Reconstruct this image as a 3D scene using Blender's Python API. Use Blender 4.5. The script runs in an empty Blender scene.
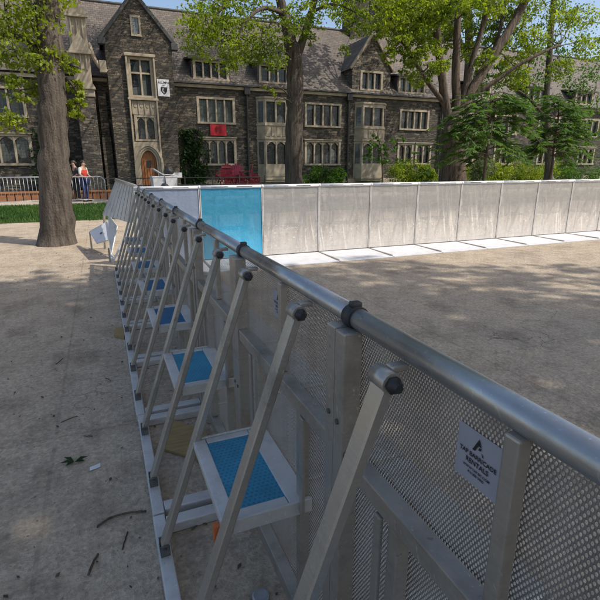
import bpy, bmesh, math, random
import numpy as np
from mathutils import Vector, Matrix

random.seed(7)
rng = np.random.default_rng(11)
scene = bpy.context.scene
COL = scene.collection
PI = math.pi
R = math.radians

# ------------------------------------------------------------------ camera model
CAM_H, PITCH, YAW, FOC = 1.5, R(16.1), R(22.5), 468.0
_F0 = Vector((math.sin(YAW), math.cos(YAW), 0)); _R = Vector((math.cos(YAW), -math.sin(YAW), 0)); _Z = Vector((0, 0, 1))
_F = _F0 * math.cos(PITCH) - _Z * math.sin(PITCH); _U = _F0 * math.sin(PITCH) + _Z * math.cos(PITCH)


def at(x, y, Y):
    """survey helper: the world point at depth Y that the photograph shows at (x, y)"""
    d = _F * FOC + _R * (x - 300) + _U * (300 - y)
    return Vector((0, 0, CAM_H)) + d * (Y / d.y)


# ------------------------------------------------------------------ node helpers
def mat_new(name):
    m = bpy.data.materials.new(name); m.use_nodes = True
    nt = m.node_tree
    for n in list(nt.nodes): nt.nodes.remove(n)
    out = nt.nodes.new('ShaderNodeOutputMaterial')
    return m, nt, out


class NT:
    def __init__(self, nt): self.nt = nt
    def n(self, t, **kw):
        nd = self.nt.nodes.new(t)
        for k, v in kw.items(): setattr(nd, k, v)
        return nd
    def l(self, a, b): self.nt.links.new(a, b)
    def math(self, op, a, b=None, c=None):
        nd = self.n('ShaderNodeMath', operation=op)
        for i, v in enumerate((a, b, c)):
            if v is None: continue
            if isinstance(v, (int, float)): nd.inputs[i].default_value = v
            else: self.l(v, nd.inputs[i])
        return nd.outputs[0]
    def noise(self, vec, scale, detail=4, rough=0.55, dim='3D'):
        nd = self.n('ShaderNodeTexNoise'); nd.noise_dimensions = dim
        nd.inputs['Scale'].default_value = scale; nd.inputs['Detail'].default_value = detail
        nd.inputs['Roughness'].default_value = rough
        if vec is not None: self.l(vec, nd.inputs['Vector'])
        return nd
    def ramp(self, fac, stops, interp='LINEAR'):
        nd = self.n('ShaderNodeValToRGB'); cr = nd.color_ramp; cr.interpolation = interp
        while len(cr.elements) < len(stops): cr.elements.new(0.5)
        for e, (p, c) in zip(cr.elements, stops):
            e.position = p; e.color = (c, c, c, 1) if isinstance(c, (int, float)) else (*c, 1)
        self.l(fac, nd.inputs[0]); return nd.outputs[0]
    def mix(self, fac, a, b, mode='MIX'):
        nd = self.n('ShaderNodeMix', data_type='RGBA', blend_type=mode)
        for s, v in ((0, fac), (6, a), (7, b)):
            if isinstance(v, (int, float)): nd.inputs[s].default_value = v
            elif isinstance(v, tuple): nd.inputs[s].default_value = (*v, 1)
            else: self.l(v, nd.inputs[s])
        return nd.outputs[2]
    def mapping(self, vec, scale=(1, 1, 1), loc=(0, 0, 0), rot=(0, 0, 0)):
        nd = self.n('ShaderNodeMapping'); nd.inputs['Scale'].default_value = scale
        nd.inputs['Location'].default_value = loc; nd.inputs['Rotation'].default_value = rot
        self.l(vec, nd.inputs['Vector']); return nd.outputs[0]
    def bump(self, h, strength=0.3, dist=0.02):
        nd = self.n('ShaderNodeBump'); nd.inputs['Strength'].default_value = strength
        nd.inputs['Distance'].default_value = dist; self.l(h, nd.inputs['Height']); return nd.outputs[0]


def simple(name, c1, c2=None, rough=0.6, metal=0.0, scale=8.0, bump=0.0, rvar=0.12, spec=0.5, stretch=(1, 1, 1)):
    m, nt, out = mat_new(name); N = NT(nt)
    tc = N.n('ShaderNodeTexCoord').outputs['Object']
    v = N.mapping(tc, stretch)
    nz = N.noise(v, scale, 5).outputs['Fac']
    p = N.n('ShaderNodeBsdfPrincipled')
    c2 = c2 or tuple(x * 0.7 for x in c1)
    N.l(N.ramp(nz, [(0.3, c1), (0.7, c2)]), p.inputs['Base Color'])
    N.l(N.ramp(nz, [(0.2, max(0.02, rough - rvar)), (0.8, min(1, rough + rvar))]), p.inputs['Roughness'])
    p.inputs['Metallic'].default_value = metal
    p.inputs['Specular IOR Level'].default_value = spec
    if bump: N.l(N.bump(N.noise(v, scale * 4, 4).outputs['Fac'], bump, 0.01), p.inputs['Normal'])
    N.l(p.outputs[0], out.inputs[0])
    return m


def aluminium(name, base, rough=0.42, metal=0.75, dirt=(0.10, 0.085, 0.065), dirt_amt=0.5):
    m, nt, out = mat_new(name); N = NT(nt)
    geo = N.n('ShaderNodeNewGeometry'); pos = geo.outputs['Position']
    brushed = N.noise(N.mapping(pos, (6, 6, 60)), 3.0, 3).outputs['Fac']
    blot = N.noise(pos, 5.0, 6, 0.65).outputs['Fac']
    fine = N.noise(pos, 60.0, 4, 0.7).outputs['Fac']
    p = N.n('ShaderNodeBsdfPrincipled')
    c = N.mix(brushed, tuple(x * 0.85 for x in base), tuple(min(1, x * 1.12) for x in base))
    c = N.mix(N.math('MULTIPLY', N.ramp(blot, [(0.48, 0.0), (0.72, 1.0)]), dirt_amt), c, dirt)
    scuff_light = N.ramp(fine, [(0.66, 0.0), (0.74, 1.0)])
    c = N.mix(N.math('MULTIPLY', scuff_light, 0.35), c, tuple(min(1, x * 1.5) for x in base))
    scr = N.noise(N.mapping(N.mapping(pos, rot=(0.5, 0.3, 0.4)), (130, 130, 6)), 1.0, 2, 0.5).outputs['Fac']
    scr = N.math('MULTIPLY', N.ramp(scr, [(0.66, 0.0), (0.71, 1.0)]), N.ramp(blot, [(0.4, 0.0), (0.55, 1.0)]))
    c = N.mix(N.math('MULTIPLY', scr, 0.45), c, tuple(min(1, x * 1.7) for x in base))
    spots = N.noise(pos, 38.0, 3, 0.6).outputs['Fac']
    c = N.mix(N.math('MULTIPLY', N.ramp(spots, [(0.68, 0.0), (0.74, 1.0)]), 0.5), c, tuple(x * 0.35 for x in base))
    N.l(c, p.inputs['Base Color'])
    N.l(N.ramp(blot, [(0.3, rough - 0.08), (0.75, min(0.95, rough + 0.25))]), p.inputs['Roughness'])
    p.inputs['Metallic'].default_value = metal
    N.l(N.bump(N.math('ADD', fine, N.math('MULTIPLY', blot, 1.0)), 0.12, 0.004), p.inputs['Normal'])
    N.l(p.outputs[0], out.inputs[0])
    return m


def perforated(name, base, pitch=0.0078, radius=0.0020, rough=0.45, metal=0.7, stretch=1.5, grime=0.5, tint2=None, scuff_light=0.0):
    """sheet with staggered real see-through holes, laid out in metres on the UV map"""
    m, nt, out = mat_new(name); N = NT(nt)
    uv = N.n('ShaderNodeUVMap').outputs[0]
    sp = N.n('ShaderNodeSeparateXYZ'); N.l(uv, sp.inputs[0])
    u = N.math('DIVIDE', sp.outputs[0], pitch); q = pitch * 0.9
    v = N.math('DIVIDE', sp.outputs[1], q)
    row = N.math('FLOOR', v); off = N.math('MULTIPLY', N.math('MODULO', row, 2.0), 0.5)
    fu = N.math('SUBTRACT', N.math('FRACT', N.math('ADD', u, off)), 0.5)
    fv = N.math('SUBTRACT', N.math('FRACT', v), 0.5)
    du = N.math('MULTIPLY', fu, pitch); dv = N.math('MULTIPLY', fv, q / stretch)
    d = N.math('SQRT', N.math('ADD', N.math('POWER', du, 2.0), N.math('POWER', dv, 2.0)))
    inside = N.math('LESS_THAN', d, radius)
    rim = N.n('ShaderNodeMapRange'); N.l(d, rim.inputs[0])
    rim.inputs[1].default_value = radius; rim.inputs[2].default_value = radius * 1.5
    pos = N.n('ShaderNodeNewGeometry').outputs['Position']
    blot = N.noise(N.mapping(pos, (1, 1, 0.5)), 4.0, 6, 0.65).outputs['Fac']
    streak = N.noise(N.mapping(pos, (14, 14, 0.8)), 1.5, 4).outputs['Fac']
    patch = N.n('ShaderNodeTexVoronoi'); patch.inputs['Scale'].default_value = 3.2
    N.l(N.mapping(pos, (1, 1, 0.8)), patch.inputs['Vector'])
    p = N.n('ShaderNodeBsdfPrincipled')
    t2 = tint2 or tuple(x * 0.72 for x in base)
    c = N.mix(N.ramp(streak, [(0.35, 0.0), (0.65, 1.0)]), base, t2)
    c = N.mix(N.math('MULTIPLY', N.ramp(patch.outputs['Color'], [(0.2, 0.0), (0.9, 1.0)]), 0.3), c, tuple(min(1, x * 1.25) for x in base))
    c = N.mix(N.math('MULTIPLY', N.ramp(blot, [(0.45, 0.0), (0.7, 1.0)]), grime), c, (0.30, 0.24, 0.18))
    if scuff_light:
        brace_light = N.noise(N.mapping(N.mapping(pos, rot=(0, R(10), 0)), (17, 17, 0.8)), 1.0, 3, 0.5).outputs['Fac']  # slanted streaks painted in as sunlit braces showing through the holes
        dots = N.noise(pos, 16.0, 4, 0.7).outputs['Fac']
        c = N.mix(N.math('MULTIPLY', N.ramp(brace_light, [(0.60, 0.0), (0.645, 1.0)]), scuff_light), c, tuple(min(0.95, x * 1.5) for x in base))
        c = N.mix(N.math('MULTIPLY', N.ramp(dots, [(0.54, 0.0), (0.64, 1.0)]), scuff_light * 0.75), c, tuple(x * 0.55 for x in base))
        glint = N.noise(pos, 24.0, 3, 0.7).outputs['Fac']  # bright glints painted into the sheet colour
        c = N.mix(N.math('MULTIPLY', N.ramp(glint, [(0.60, 0.0), (0.67, 1.0)]), scuff_light), c, tuple(min(0.97, x * 1.6) for x in base))
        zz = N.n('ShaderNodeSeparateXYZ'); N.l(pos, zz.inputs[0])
        low = N.math('MULTIPLY', N.ramp(N.math('ADD', zz.outputs[2], N.math('MULTIPLY', blot, 0.5)), [(0.25, 1.0), (0.75, 0.0)]), 0.6)  # dust and light bounced off the deck, painted lighter towards the floor
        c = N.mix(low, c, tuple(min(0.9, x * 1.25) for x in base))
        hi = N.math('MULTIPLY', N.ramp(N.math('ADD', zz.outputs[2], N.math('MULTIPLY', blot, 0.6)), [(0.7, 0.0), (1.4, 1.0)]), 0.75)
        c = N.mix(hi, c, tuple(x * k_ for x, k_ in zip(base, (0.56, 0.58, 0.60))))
    N.l(c, p.inputs['Base Color'])
    p.inputs['Metallic'].default_value = metal
    N.l(N.ramp(blot, [(0.3, rough - 0.1), (0.7, rough + 0.2)]), p.inputs['Roughness'])
    dent = N.n('ShaderNodeBump'); dent.inputs['Strength'].default_value = 0.35; dent.inputs['Distance'].default_value = 0.05
    N.l(N.noise(pos, 3.5, 4, 0.6).outputs['Fac'], dent.inputs['Height'])
    rb_ = N.n('ShaderNodeBump'); rb_.inputs['Strength'].default_value = 0.6; rb_.inputs['Distance'].default_value = 0.003
    N.l(rim.outputs[0], rb_.inputs['Height']); N.l(dent.outputs[0], rb_.inputs['Normal']); N.l(rb_.outputs[0], p.inputs['Normal'])
    tr = N.n('ShaderNodeBsdfTransparent')
    mx = N.n('ShaderNodeMixShader')
    N.l(inside, mx.inputs[0]); N.l(p.outputs[0], mx.inputs[1]); N.l(tr.outputs[0], mx.inputs[2])
    N.l(mx.outputs[0], out.inputs[0])
    return m


def stone_mat(name, light=1.0):
    """coursed rubble: brick courses of uneven length with per-stone colours"""
    m, nt, out = mat_new(name); N = NT(nt)
    pos = N.n('ShaderNodeNewGeometry').outputs['Position']
    sp = N.n('ShaderNodeSeparateXYZ'); N.l(pos, sp.inputs[0])
    wob = N.noise(pos, 1.1, 3).outputs['Fac']; wob2 = N.noise(pos, 5.0, 2).outputs['Fac']
    x = N.math('ADD', N.math('ADD', sp.outputs[0], sp.outputs[1]), N.math('MULTIPLY', wob2, 0.16))
    z = N.math('ADD', N.math('ADD', sp.outputs[2], N.math('MULTIPLY', wob, 0.22)), N.math('MULTIPLY', wob2, 0.07))
    cb = N.n('ShaderNodeCombineXYZ'); N.l(x, cb.inputs[0]); N.l(z, cb.inputs[1])

    def brick(w, h, off, sq):
        b = N.n('ShaderNodeTexBrick'); N.l(cb.outputs[0], b.inputs['Vector'])
        b.offset = off; b.squash = sq; b.squash_frequency = 3; b.offset_frequency = 2
        b.inputs['Scale'].default_value = 1.0; b.inputs['Brick Width'].default_value = w
        b.inputs['Row Height'].default_value = h; b.inputs['Mortar Size'].default_value = 0.013
        b.inputs['Mortar Smooth'].default_value = 0.4; b.inputs['Bias'].default_value = 0.0
        b.inputs['Color1'].default_value = (0, 0, 0, 1); b.inputs['Color2'].default_value = (1, 1, 1, 1)
        b.inputs['Mortar'].default_value = (0.35, 0.35, 0.35, 1)
        return b
    b1 = brick(0.33, 0.145, 0.37, 1.6); b2 = brick(0.26, 0.075, 0.61, 0.7)
    sel = N.ramp(N.noise(N.mapping(pos, (0.8, 0.8, 2.2)), 1.4, 2).outputs['Fac'], [(0.49, 0.0), (0.51, 1.0)])
    g = N.mix(sel, b1.outputs['Color'], b2.outputs['Color'])
    k = light
    col = N.ramp(g, [(0.0, (0.050 * k, 0.046 * k, 0.040 * k)), (0.25, (0.10 * k, 0.088 * k, 0.069 * k)), (0.55, (0.17 * k, 0.14 * k, 0.102 * k)),
                     (0.8, (0.27 * k, 0.215 * k, 0.15 * k)), (1.0, (0.38 * k, 0.305 * k, 0.22 * k))])
    big = N.noise(pos, 0.35, 5).outputs['Fac']
    col = N.mix(N.ramp(big, [(0.35, 0.0), (0.7, 0.5)]), col, (0.055, 0.05, 0.043))
    mort = N.n('ShaderNodeMix'); N.l(sel, mort.inputs[0]); N.l(b1.outputs['Fac'], mort.inputs[2]); N.l(b2.outputs['Fac'], mort.inputs[3]); mort = mort.outputs[0]
    grain = N.noise(pos, 14.0, 5, 0.7).outputs['Fac']
    col = N.mix(0.5, col, N.ramp(grain, [(0.3, 0.25), (0.75, 0.95)]), 'MULTIPLY')
    col = N.mix(N.math('MULTIPLY', mort, 0.7), col, (0.035, 0.03, 0.024))
    p = N.n('ShaderNodeBsdfPrincipled'); N.l(col, p.inputs['Base Color'])
    p.inputs['Roughness'].default_value = 0.9
    hgt = N.math('SUBTRACT', N.math('ADD', N.math('MULTIPLY', g, 0.5), N.math('MULTIPLY', grain, 0.5)), N.math('MULTIPLY', mort, 0.8))
    N.l(N.bump(hgt, 1.0, 0.06), p.inputs['Normal'])
    N.l(p.outputs[0], out.inputs[0]); return m


def slate_mat(name, c1, c2):
    m, nt, out = mat_new(name); N = NT(nt)
    pos = N.n('ShaderNodeNewGeometry').outputs['Position']
    sp = N.n('ShaderNodeSeparateXYZ'); N.l(pos, sp.inputs[0])
    cb = N.n('ShaderNodeCombineXYZ')
    N.l(N.math('ADD', sp.outputs[0], N.math('MULTIPLY', sp.outputs[1], 0.013)), cb.inputs[0]); N.l(sp.outputs[2], cb.inputs[1])
    b = N.n('ShaderNodeTexBrick'); N.l(cb.outputs[0], b.inputs['Vector'])
    b.inputs['Scale'].default_value = 1.0; b.inputs['Brick Width'].default_value = 0.26
    b.inputs['Row Height'].default_value = 0.15; b.inputs['Mortar Size'].default_value = 0.010
    b.inputs['Color1'].default_value = (0, 0, 0, 1); b.inputs['Color2'].default_value = (1, 1, 1, 1); b.inputs['Mortar'].default_value = (0.1, 0.1, 0.1, 1)
    big = N.noise(pos, 0.5, 6, 0.65).outputs['Fac']
    col = N.mix(b.outputs['Color'], c1, c2)
    col = N.mix(N.ramp(big, [(0.4, 0.0), (0.75, 0.7)]), col, tuple(x * 0.5 for x in c1))
    col = N.mix(N.math('MULTIPLY', b.outputs['Fac'], 0.8), col, (0.02, 0.018, 0.016))
    p = N.n('ShaderNodeBsdfPrincipled'); N.l(col, p.inputs['Base Color']); p.inputs['Roughness'].default_value = 0.75
    N.l(N.bump(N.math('SUBTRACT', b.outputs['Color'], b.outputs['Fac']), 0.6, 0.03), p.inputs['Normal'])
    N.l(p.outputs[0], out.inputs[0]); return m


def leaded_glass(name, tint):
    m, nt, out = mat_new(name); N = NT(nt)
    pos = N.n('ShaderNodeNewGeometry').outputs['Position']
    sp = N.n('ShaderNodeSeparateXYZ'); N.l(pos, sp.inputs[0])
    def grid(o, step, w):
        f = N.math('FRACT', N.math('DIVIDE', o, step))
        return N.math('LESS_THAN', f, w)
    lead = N.math('MAXIMUM', grid(sp.outputs[0], 0.14, 0.10), grid(sp.outputs[2], 0.20, 0.07))
    vor = N.noise(pos, 0.7, 2).outputs['Fac']
    p = N.n('ShaderNodeBsdfPrincipled')
    pane_sky = N.n('ShaderNodeTexVoronoi'); pane_sky.inputs['Scale'].default_value = 1.3; N.l(N.mapping(pos, (1.3, 1, 0.7)), pane_sky.inputs['Vector'])
    c = N.ramp(vor, [(0.35, tuple(x * 0.5 for x in tint)), (0.55, tint), (0.72, tuple(x * 2.2 for x in tint))])
    c = N.mix(N.ramp(pane_sky.outputs['Color'], [(0.62, 0.0), (0.66, 0.75)]), c, (0.11, 0.125, 0.115))  # pale patches coloured in as sky reflected by the glass
    c = N.mix(N.ramp(pane_sky.outputs['Color'], [(0.85, 0.0), (0.88, 0.6)]), c, (0.22, 0.235, 0.24))
    c = N.mix(lead, c, (0.03, 0.03, 0.03))
    N.l(c, p.inputs['Base Color'])
    N.l(N.ramp(lead, [(0, 0.12), (1, 0.6)]), p.inputs['Roughness'])
    N.l(N.bump(N.noise(pos, 5.0, 2).outputs['Fac'], 0.35, 0.03), p.inputs['Normal'])
    N.l(p.outputs[0], out.inputs[0]); return m


def leaf_mat(name, dark, mid, bright, trans=0.45, scale=1.2):
    m, nt, out = mat_new(name); N = NT(nt)
    pos = N.n('ShaderNodeNewGeometry').outputs['Position']
    a = N.noise(pos, scale, 3).outputs['Fac']; b = N.noise(pos, 23.0, 2).outputs['Fac']
    f = N.math('ADD', N.math('MULTIPLY', a, 0.6), N.math('MULTIPLY', b, 0.4))
    c = N.ramp(f, [(0.33, dark), (0.5, mid), (0.68, bright)])
    p = N.n('ShaderNodeBsdfPrincipled'); N.l(c, p.inputs['Base Color'])
    p.inputs['Roughness'].default_value = 0.55; p.inputs['Specular IOR Level'].default_value = 0.3
    t = N.n('ShaderNodeBsdfTranslucent')
    N.l(N.mix(1.0, c, (1.5, 1.6, 0.5), 'MULTIPLY'), t.inputs['Color'])
    mx = N.n('ShaderNodeMixShader'); mx.inputs[0].default_value = trans
    N.l(p.outputs[0], mx.inputs[1]); N.l(t.outputs[0], mx.inputs[2]); N.l(mx.outputs[0], out.inputs[0])
    return m


def bark_mat(name, c1, c2):
    m, nt, out = mat_new(name); N = NT(nt)
    pos = N.n('ShaderNodeNewGeometry').outputs['Position']
    r = N.noise(N.mapping(pos, (7, 7, 0.9)), 1.6, 5, 0.65).outputs['Fac']
    f = N.noise(pos, 30, 3).outputs['Fac']
    h = N.math('ADD', r, N.math('MULTIPLY', f, 0.25))
    p = N.n('ShaderNodeBsdfPrincipled')
    N.l(N.ramp(h, [(0.42, tuple(x * 0.35 for x in c1)), (0.58, c1), (0.8, c2)]), p.inputs['Base Color'])
    p.inputs['Roughness'].default_value = 0.95
    N.l(N.bump(h, 1.0, 0.06), p.inputs['Normal']); N.l(p.outputs[0], out.inputs[0]); return m


def ground_mat(name):
    m, nt, out = mat_new(name); N = NT(nt)
    pos = N.n('ShaderNodeNewGeometry').outputs['Position']
    big = N.noise(pos, 0.55, 5, 0.6).outputs['Fac']; mid = N.noise(pos, 3.5, 6, 0.7).outputs['Fac']
    fine = N.noise(pos, 45.0, 5, 0.7).outputs['Fac']; grit = N.noise(pos, 160.0, 2).outputs['Fac']
    c = N.ramp(big, [(0.3, (0.47, 0.38, 0.28)), (0.5, (0.57, 0.465, 0.345)), (0.7, (0.49, 0.41, 0.315))])
    c = N.mix(N.ramp(mid, [(0.45, 0.0), (0.7, 0.45)]), c, (0.20, 0.155, 0.11))
    c = N.mix(0.75, c, N.ramp(fine, [(0.3, 0.62), (0.7, 1.08)]), 'MULTIPLY')
    c = N.mix(N.ramp(grit, [(0.66, 0.0), (0.72, 0.55)]), c, (0.08, 0.065, 0.05))
    c = N.mix(N.math('MULTIPLY', N.ramp(N.noise(pos, 95.0, 2).outputs['Fac'], [(0.7, 0.0), (0.75, 1.0)]), 0.5), c, (0.55, 0.47, 0.37))
    c = N.mix(N.ramp(N.noise(pos, 1.7, 7, 0.72).outputs['Fac'], [(0.52, 0.0), (0.66, 0.5)]), c, (0.17, 0.135, 0.10))
    # paving joints of the plaza, mostly silted up
    sp = N.n('ShaderNodeSeparateXYZ'); N.l(pos, sp.inputs[0])
    def joint(o, st): 
        f = N.math('FRACT', N.math('DIVIDE', N.math('ADD', o, 0.4), st)); return N.math('LESS_THAN', f, 0.006)
    j = N.math('MAXIMUM', joint(sp.outputs[0], 3.1), joint(sp.outputs[1], 3.1))
    c = N.mix(N.math('MULTIPLY', N.math('MULTIPLY', j, mid), 0.35), c, (0.09, 0.075, 0.06))
    # cracks
    wv = N.n('ShaderNodeTexVoronoi'); wv.feature = 'DISTANCE_TO_EDGE'; wv.inputs['Scale'].default_value = 0.8
    wm = N.n('ShaderNodeVectorMath', operation='ADD'); N.l(pos, wm.inputs[0]); N.l(N.noise(pos, 2.0, 4).outputs['Color'], wm.inputs[1])
    N.l(wm.outputs[0], wv.inputs['Vector'])
    crack = N.math('MULTIPLY', N.ramp(wv.outputs['Distance'], [(0.0, 1.0), (0.007, 0.0)]), N.ramp(big, [(0.5, 0.0), (0.6, 0.8)]))
    c = N.mix(crack, c, (0.06, 0.05, 0.04))
    agg = N.n('ShaderNodeTexVoronoi'); agg.inputs['Scale'].default_value = 70.0; N.l(pos, agg.inputs['Vector'])
    c = N.mix(0.35, c, N.ramp(agg.outputs['Color'], [(0.1, 0.45), (0.9, 1.25)]), 'MULTIPLY')
    lump = N.noise(pos, 22.0, 4, 0.6).outputs['Fac']
    c = N.mix(0.35, c, N.ramp(lump, [(0.35, 0.6), (0.62, 1.12)]), 'MULTIPLY')
    p = N.n('ShaderNodeBsdfPrincipled'); N.l(c, p.inputs['Base Color']); p.inputs['Roughness'].default_value = 0.92
    p.inputs['Specular IOR Level'].default_value = 0.25
    N.l(N.bump(N.math('ADD', N.math('ADD', N.math('MULTIPLY', lump, 1.2), N.math('MULTIPLY', fine, 0.7)), N.math('MULTIPLY', grit, 0.3)), 0.75, 0.02), p.inputs['Normal'])
    N.l(p.outputs[0], out.inputs[0]); return m


def tread_mat(name, base):
    """blue coated tread plate with rows of small punched dots and worn patches"""
    m, nt, out = mat_new(name); N = NT(nt)
    tc = N.n('ShaderNodeNewGeometry').outputs['Position']
    sp = N.n('ShaderNodeSeparateXYZ'); N.l(tc, sp.inputs[0])
    def fr(o, s): return N.math('SUBTRACT', N.math('FRACT', N.math('DIVIDE', o, s)), 0.5)
    row = N.math('FLOOR', N.math('DIVIDE', sp.outputs[1], 0.016))
    xo = N.math('ADD', sp.outputs[0], N.math('MULTIPLY', N.math('MODULO', row, 2.0), 0.008))
    d = N.math('SQRT', N.math('ADD', N.math('POWER', fr(xo, 0.016), 2.0), N.math('POWER', fr(sp.outputs[1], 0.016), 2.0)))
    dot = N.ramp(d, [(0.2, 1.0), (0.28, 0.0)])
    n = N.noise(tc, 9, 5, 0.65).outputs['Fac']
    c = N.mix(N.ramp(n, [(0.35, 0.0), (0.75, 0.7)]), base, tuple(x * 0.55 for x in base))
    c = N.mix(N.math('MULTIPLY', dot, 0.55), c, tuple(x * 0.45 for x in base))
    w = N.noise(tc, 28, 5, 0.7).outputs['Fac']
    c = N.mix(N.ramp(w, [(0.64, 0.0), (0.72, 0.6)]), c, (0.25, 0.27, 0.27))
    p = N.n('ShaderNodeBsdfPrincipled'); N.l(c, p.inputs['Base Color']); p.inputs['Roughness'].default_value = 0.55
    p.inputs['Metallic'].default_value = 0.15
    N.l(N.bump(dot, 0.7, 0.003), p.inputs['Normal']); N.l(p.outputs[0], out.inputs[0]); return m


def grass_mat(name):
    return leaf_mat(name, (0.016, 0.045, 0.008), (0.04, 0.10, 0.016), (0.12, 0.17, 0.035), 0.3, 0.7)


M = {}
M['alu'] = aluminium('brushed_aluminium', (0.44, 0.41, 0.365), 0.38, 0.72)
M['alu_light'] = aluminium('pale_aluminium', (0.58, 0.57, 0.55), 0.5, 0.45, dirt_amt=0.35)
M['rail'] = aluminium('rail_aluminium', (0.47, 0.47, 0.46), 0.27, 0.85, dirt_amt=0.25)
M['rail_white'] = aluminium('bright_rail_aluminium', (0.8, 0.8, 0.8), 0.5, 0.25, dirt_amt=0.12)
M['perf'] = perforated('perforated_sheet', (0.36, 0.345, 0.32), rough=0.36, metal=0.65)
M['perf_far'] = perforated('perforated_bright_sheet', (0.62, 0.575, 0.53), rough=0.4, metal=0.5, radius=0.0014, stretch=1.2, grime=0.35, scuff_light=0.75)
M['perf_blue'] = perforated('perforated_blue_sheet', (0.07, 0.40, 0.60), rough=0.35, metal=0.25, radius=0.0009, stretch=1.2, grime=0.0, tint2=(0.03, 0.30, 0.52), scuff_light=0.45)
M['perf_pale'] = perforated('perforated_pale_blue_sheet', (0.36, 0.42, 0.53), rough=0.5, metal=0.2, radius=0.0010, stretch=1.2, grime=0.2, tint2=(0.30, 0.36, 0.50), scuff_light=0.5)
M['strip'] = aluminium('edge_strip', (0.62, 0.59, 0.55), 0.6, 0.15, dirt_amt=0.4)
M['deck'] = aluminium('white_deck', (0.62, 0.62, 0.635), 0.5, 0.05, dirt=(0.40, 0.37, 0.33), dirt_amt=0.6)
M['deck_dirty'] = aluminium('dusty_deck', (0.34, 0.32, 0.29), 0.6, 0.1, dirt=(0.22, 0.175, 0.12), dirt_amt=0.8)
M['step_blue'] = tread_mat('blue_step', (0.04, 0.27, 0.43))
M['step_navy'] = tread_mat('navy_step', (0.02, 0.14, 0.29))
M['rubber'] = simple('black_rubber', (0.018, 0.018, 0.02), (0.03, 0.03, 0.03), 0.5)
M['steel'] = simple('dark_steel', (0.10, 0.10, 0.10), (0.2, 0.2, 0.2), 0.4, 0.8, 30)
M['orange'] = simple('orange_strap', (0.55, 0.14, 0.03), (0.4, 0.09, 0.02), 0.6)
M['sticker'] = simple('sticker_vinyl', (0.36, 0.36, 0.40), (0.30, 0.30, 0.34), 0.5, 0, 12)
M['ink'] = simple('black_ink', (0.008, 0.008, 0.009), (0.012, 0.012, 0.012), 0.6)
M['stone'] = stone_mat('rubble_stone', 0.74)
M['stone_light'] = stone_mat('pale_rubble_stone', 1.05)
M['lime'] = simple('limestone', (0.43, 0.36, 0.265), (0.26, 0.215, 0.155), 0.9, 0, 2.2, 0.4)
M['slate'] = slate_mat('roof_slate', (0.10, 0.080, 0.064), (0.165, 0.136, 0.110))
M['slate_dark'] = slate_mat('roof_slate_dark', (0.055, 0.05, 0.046), (0.10, 0.09, 0.082))
M['lead'] = simple('lead_sheet', (0.045, 0.045, 0.045), (0.07, 0.07, 0.07), 0.7)
M['glass'] = leaded_glass('leaded_glass', (0.018, 0.022, 0.026))
M['glass_pale'] = leaded_glass('leaded_glass_pale', (0.10, 0.12, 0.11))
M['oak_door'] = simple('orange_oak', (0.36, 0.13, 0.035), (0.20, 0.07, 0.02), 0.5, 0, 3, 0.3, stretch=(6, 6, 0.6))
M['white_paint'] = simple('white_paint', (0.72, 0.72, 0.72), (0.6, 0.6, 0.6), 0.5)
M['red_cloth'] = simple('red_cloth', (0.55, 0.018, 0.03), (0.42, 0.012, 0.02), 0.7, 0, 3)
M['red_dark'] = simple('dark_red_print', (0.20, 0.006, 0.012), (0.16, 0.006, 0.01), 0.7)
M['maroon'] = simple('maroon_plastic', (0.17, 0.012, 0.03), (0.12, 0.008, 0.02), 0.45)
M['iron'] = simple('black_iron', (0.015, 0.015, 0.015), (0.03, 0.028, 0.026), 0.5)
M['galv'] = simple('galvanised_steel', (0.45, 0.46, 0.47), (0.33, 0.34, 0.35), 0.45, 0.5, 12)
M['timber'] = simple('orange_timber', (0.33, 0.14, 0.055), (0.20, 0.08, 0.03), 0.7, 0, 3, 0.3, stretch=(0.5, 6, 6))
M['ply'] = simple('plywood_offcut', (0.34, 0.24, 0.10), (0.25, 0.17, 0.07), 0.75, 0, 4, 0.2, stretch=(2, 12, 2))
M['bin'] = simple('charcoal_plastic', (0.075, 0.072, 0.08), (0.05, 0.048, 0.054), 0.6, 0, 5)
M['kerb'] = simple('concrete_kerb', (0.42, 0.38, 0.31), (0.32, 0.29, 0.24), 0.9, 0, 4, 0.3)
M['bark'] = bark_mat('bark', (0.072, 0.056, 0.042), (0.135, 0.11, 0.085))
M['bark_brown'] = bark_mat('bark_brown', (0.075, 0.055, 0.039), (0.16, 0.12, 0.086))
M['leaf_spring'] = leaf_mat('spring_leaves', (0.05, 0.09, 0.012), (0.17, 0.225, 0.024), (0.36, 0.40, 0.055), 0.55)
M['leaf_mid'] = leaf_mat('green_leaves', (0.03, 0.075, 0.01), (0.055, 0.125, 0.016), (0.11, 0.20, 0.03), 0.45)
M['leaf_dark'] = leaf_mat('dark_green_leaves', (0.012, 0.03, 0.008), (0.022, 0.052, 0.013), (0.045, 0.09, 0.02), 0.3)
M['leaf_fern'] = leaf_mat('conifer_sprays', (0.035, 0.075, 0.016), (0.065, 0.13, 0.026), (0.12, 0.21, 0.045), 0.45)
M['leaf_yellow'] = leaf_mat('yellow_green_leaves', (0.09, 0.13, 0.012), (0.19, 0.24, 0.02), (0.33, 0.36, 0.04), 0.4)
M['leaf_pale'] = leaf_mat('pale_leaves', (0.10, 0.13, 0.06), (0.18, 0.22, 0.11), (0.30, 0.34, 0.2), 0.3)
M['grass'] = grass_mat('lawn_grass')
M['soil'] = simple('lawn_soil', (0.035, 0.075, 0.014), (0.02, 0.045, 0.01), 0.95, 0, 2.5, 0.4)
M['ground'] = ground_mat('dusty_paving')
M['skin'] = simple('skin', (0.48, 0.29, 0.20), (0.40, 0.23, 0.16), 0.5)
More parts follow.
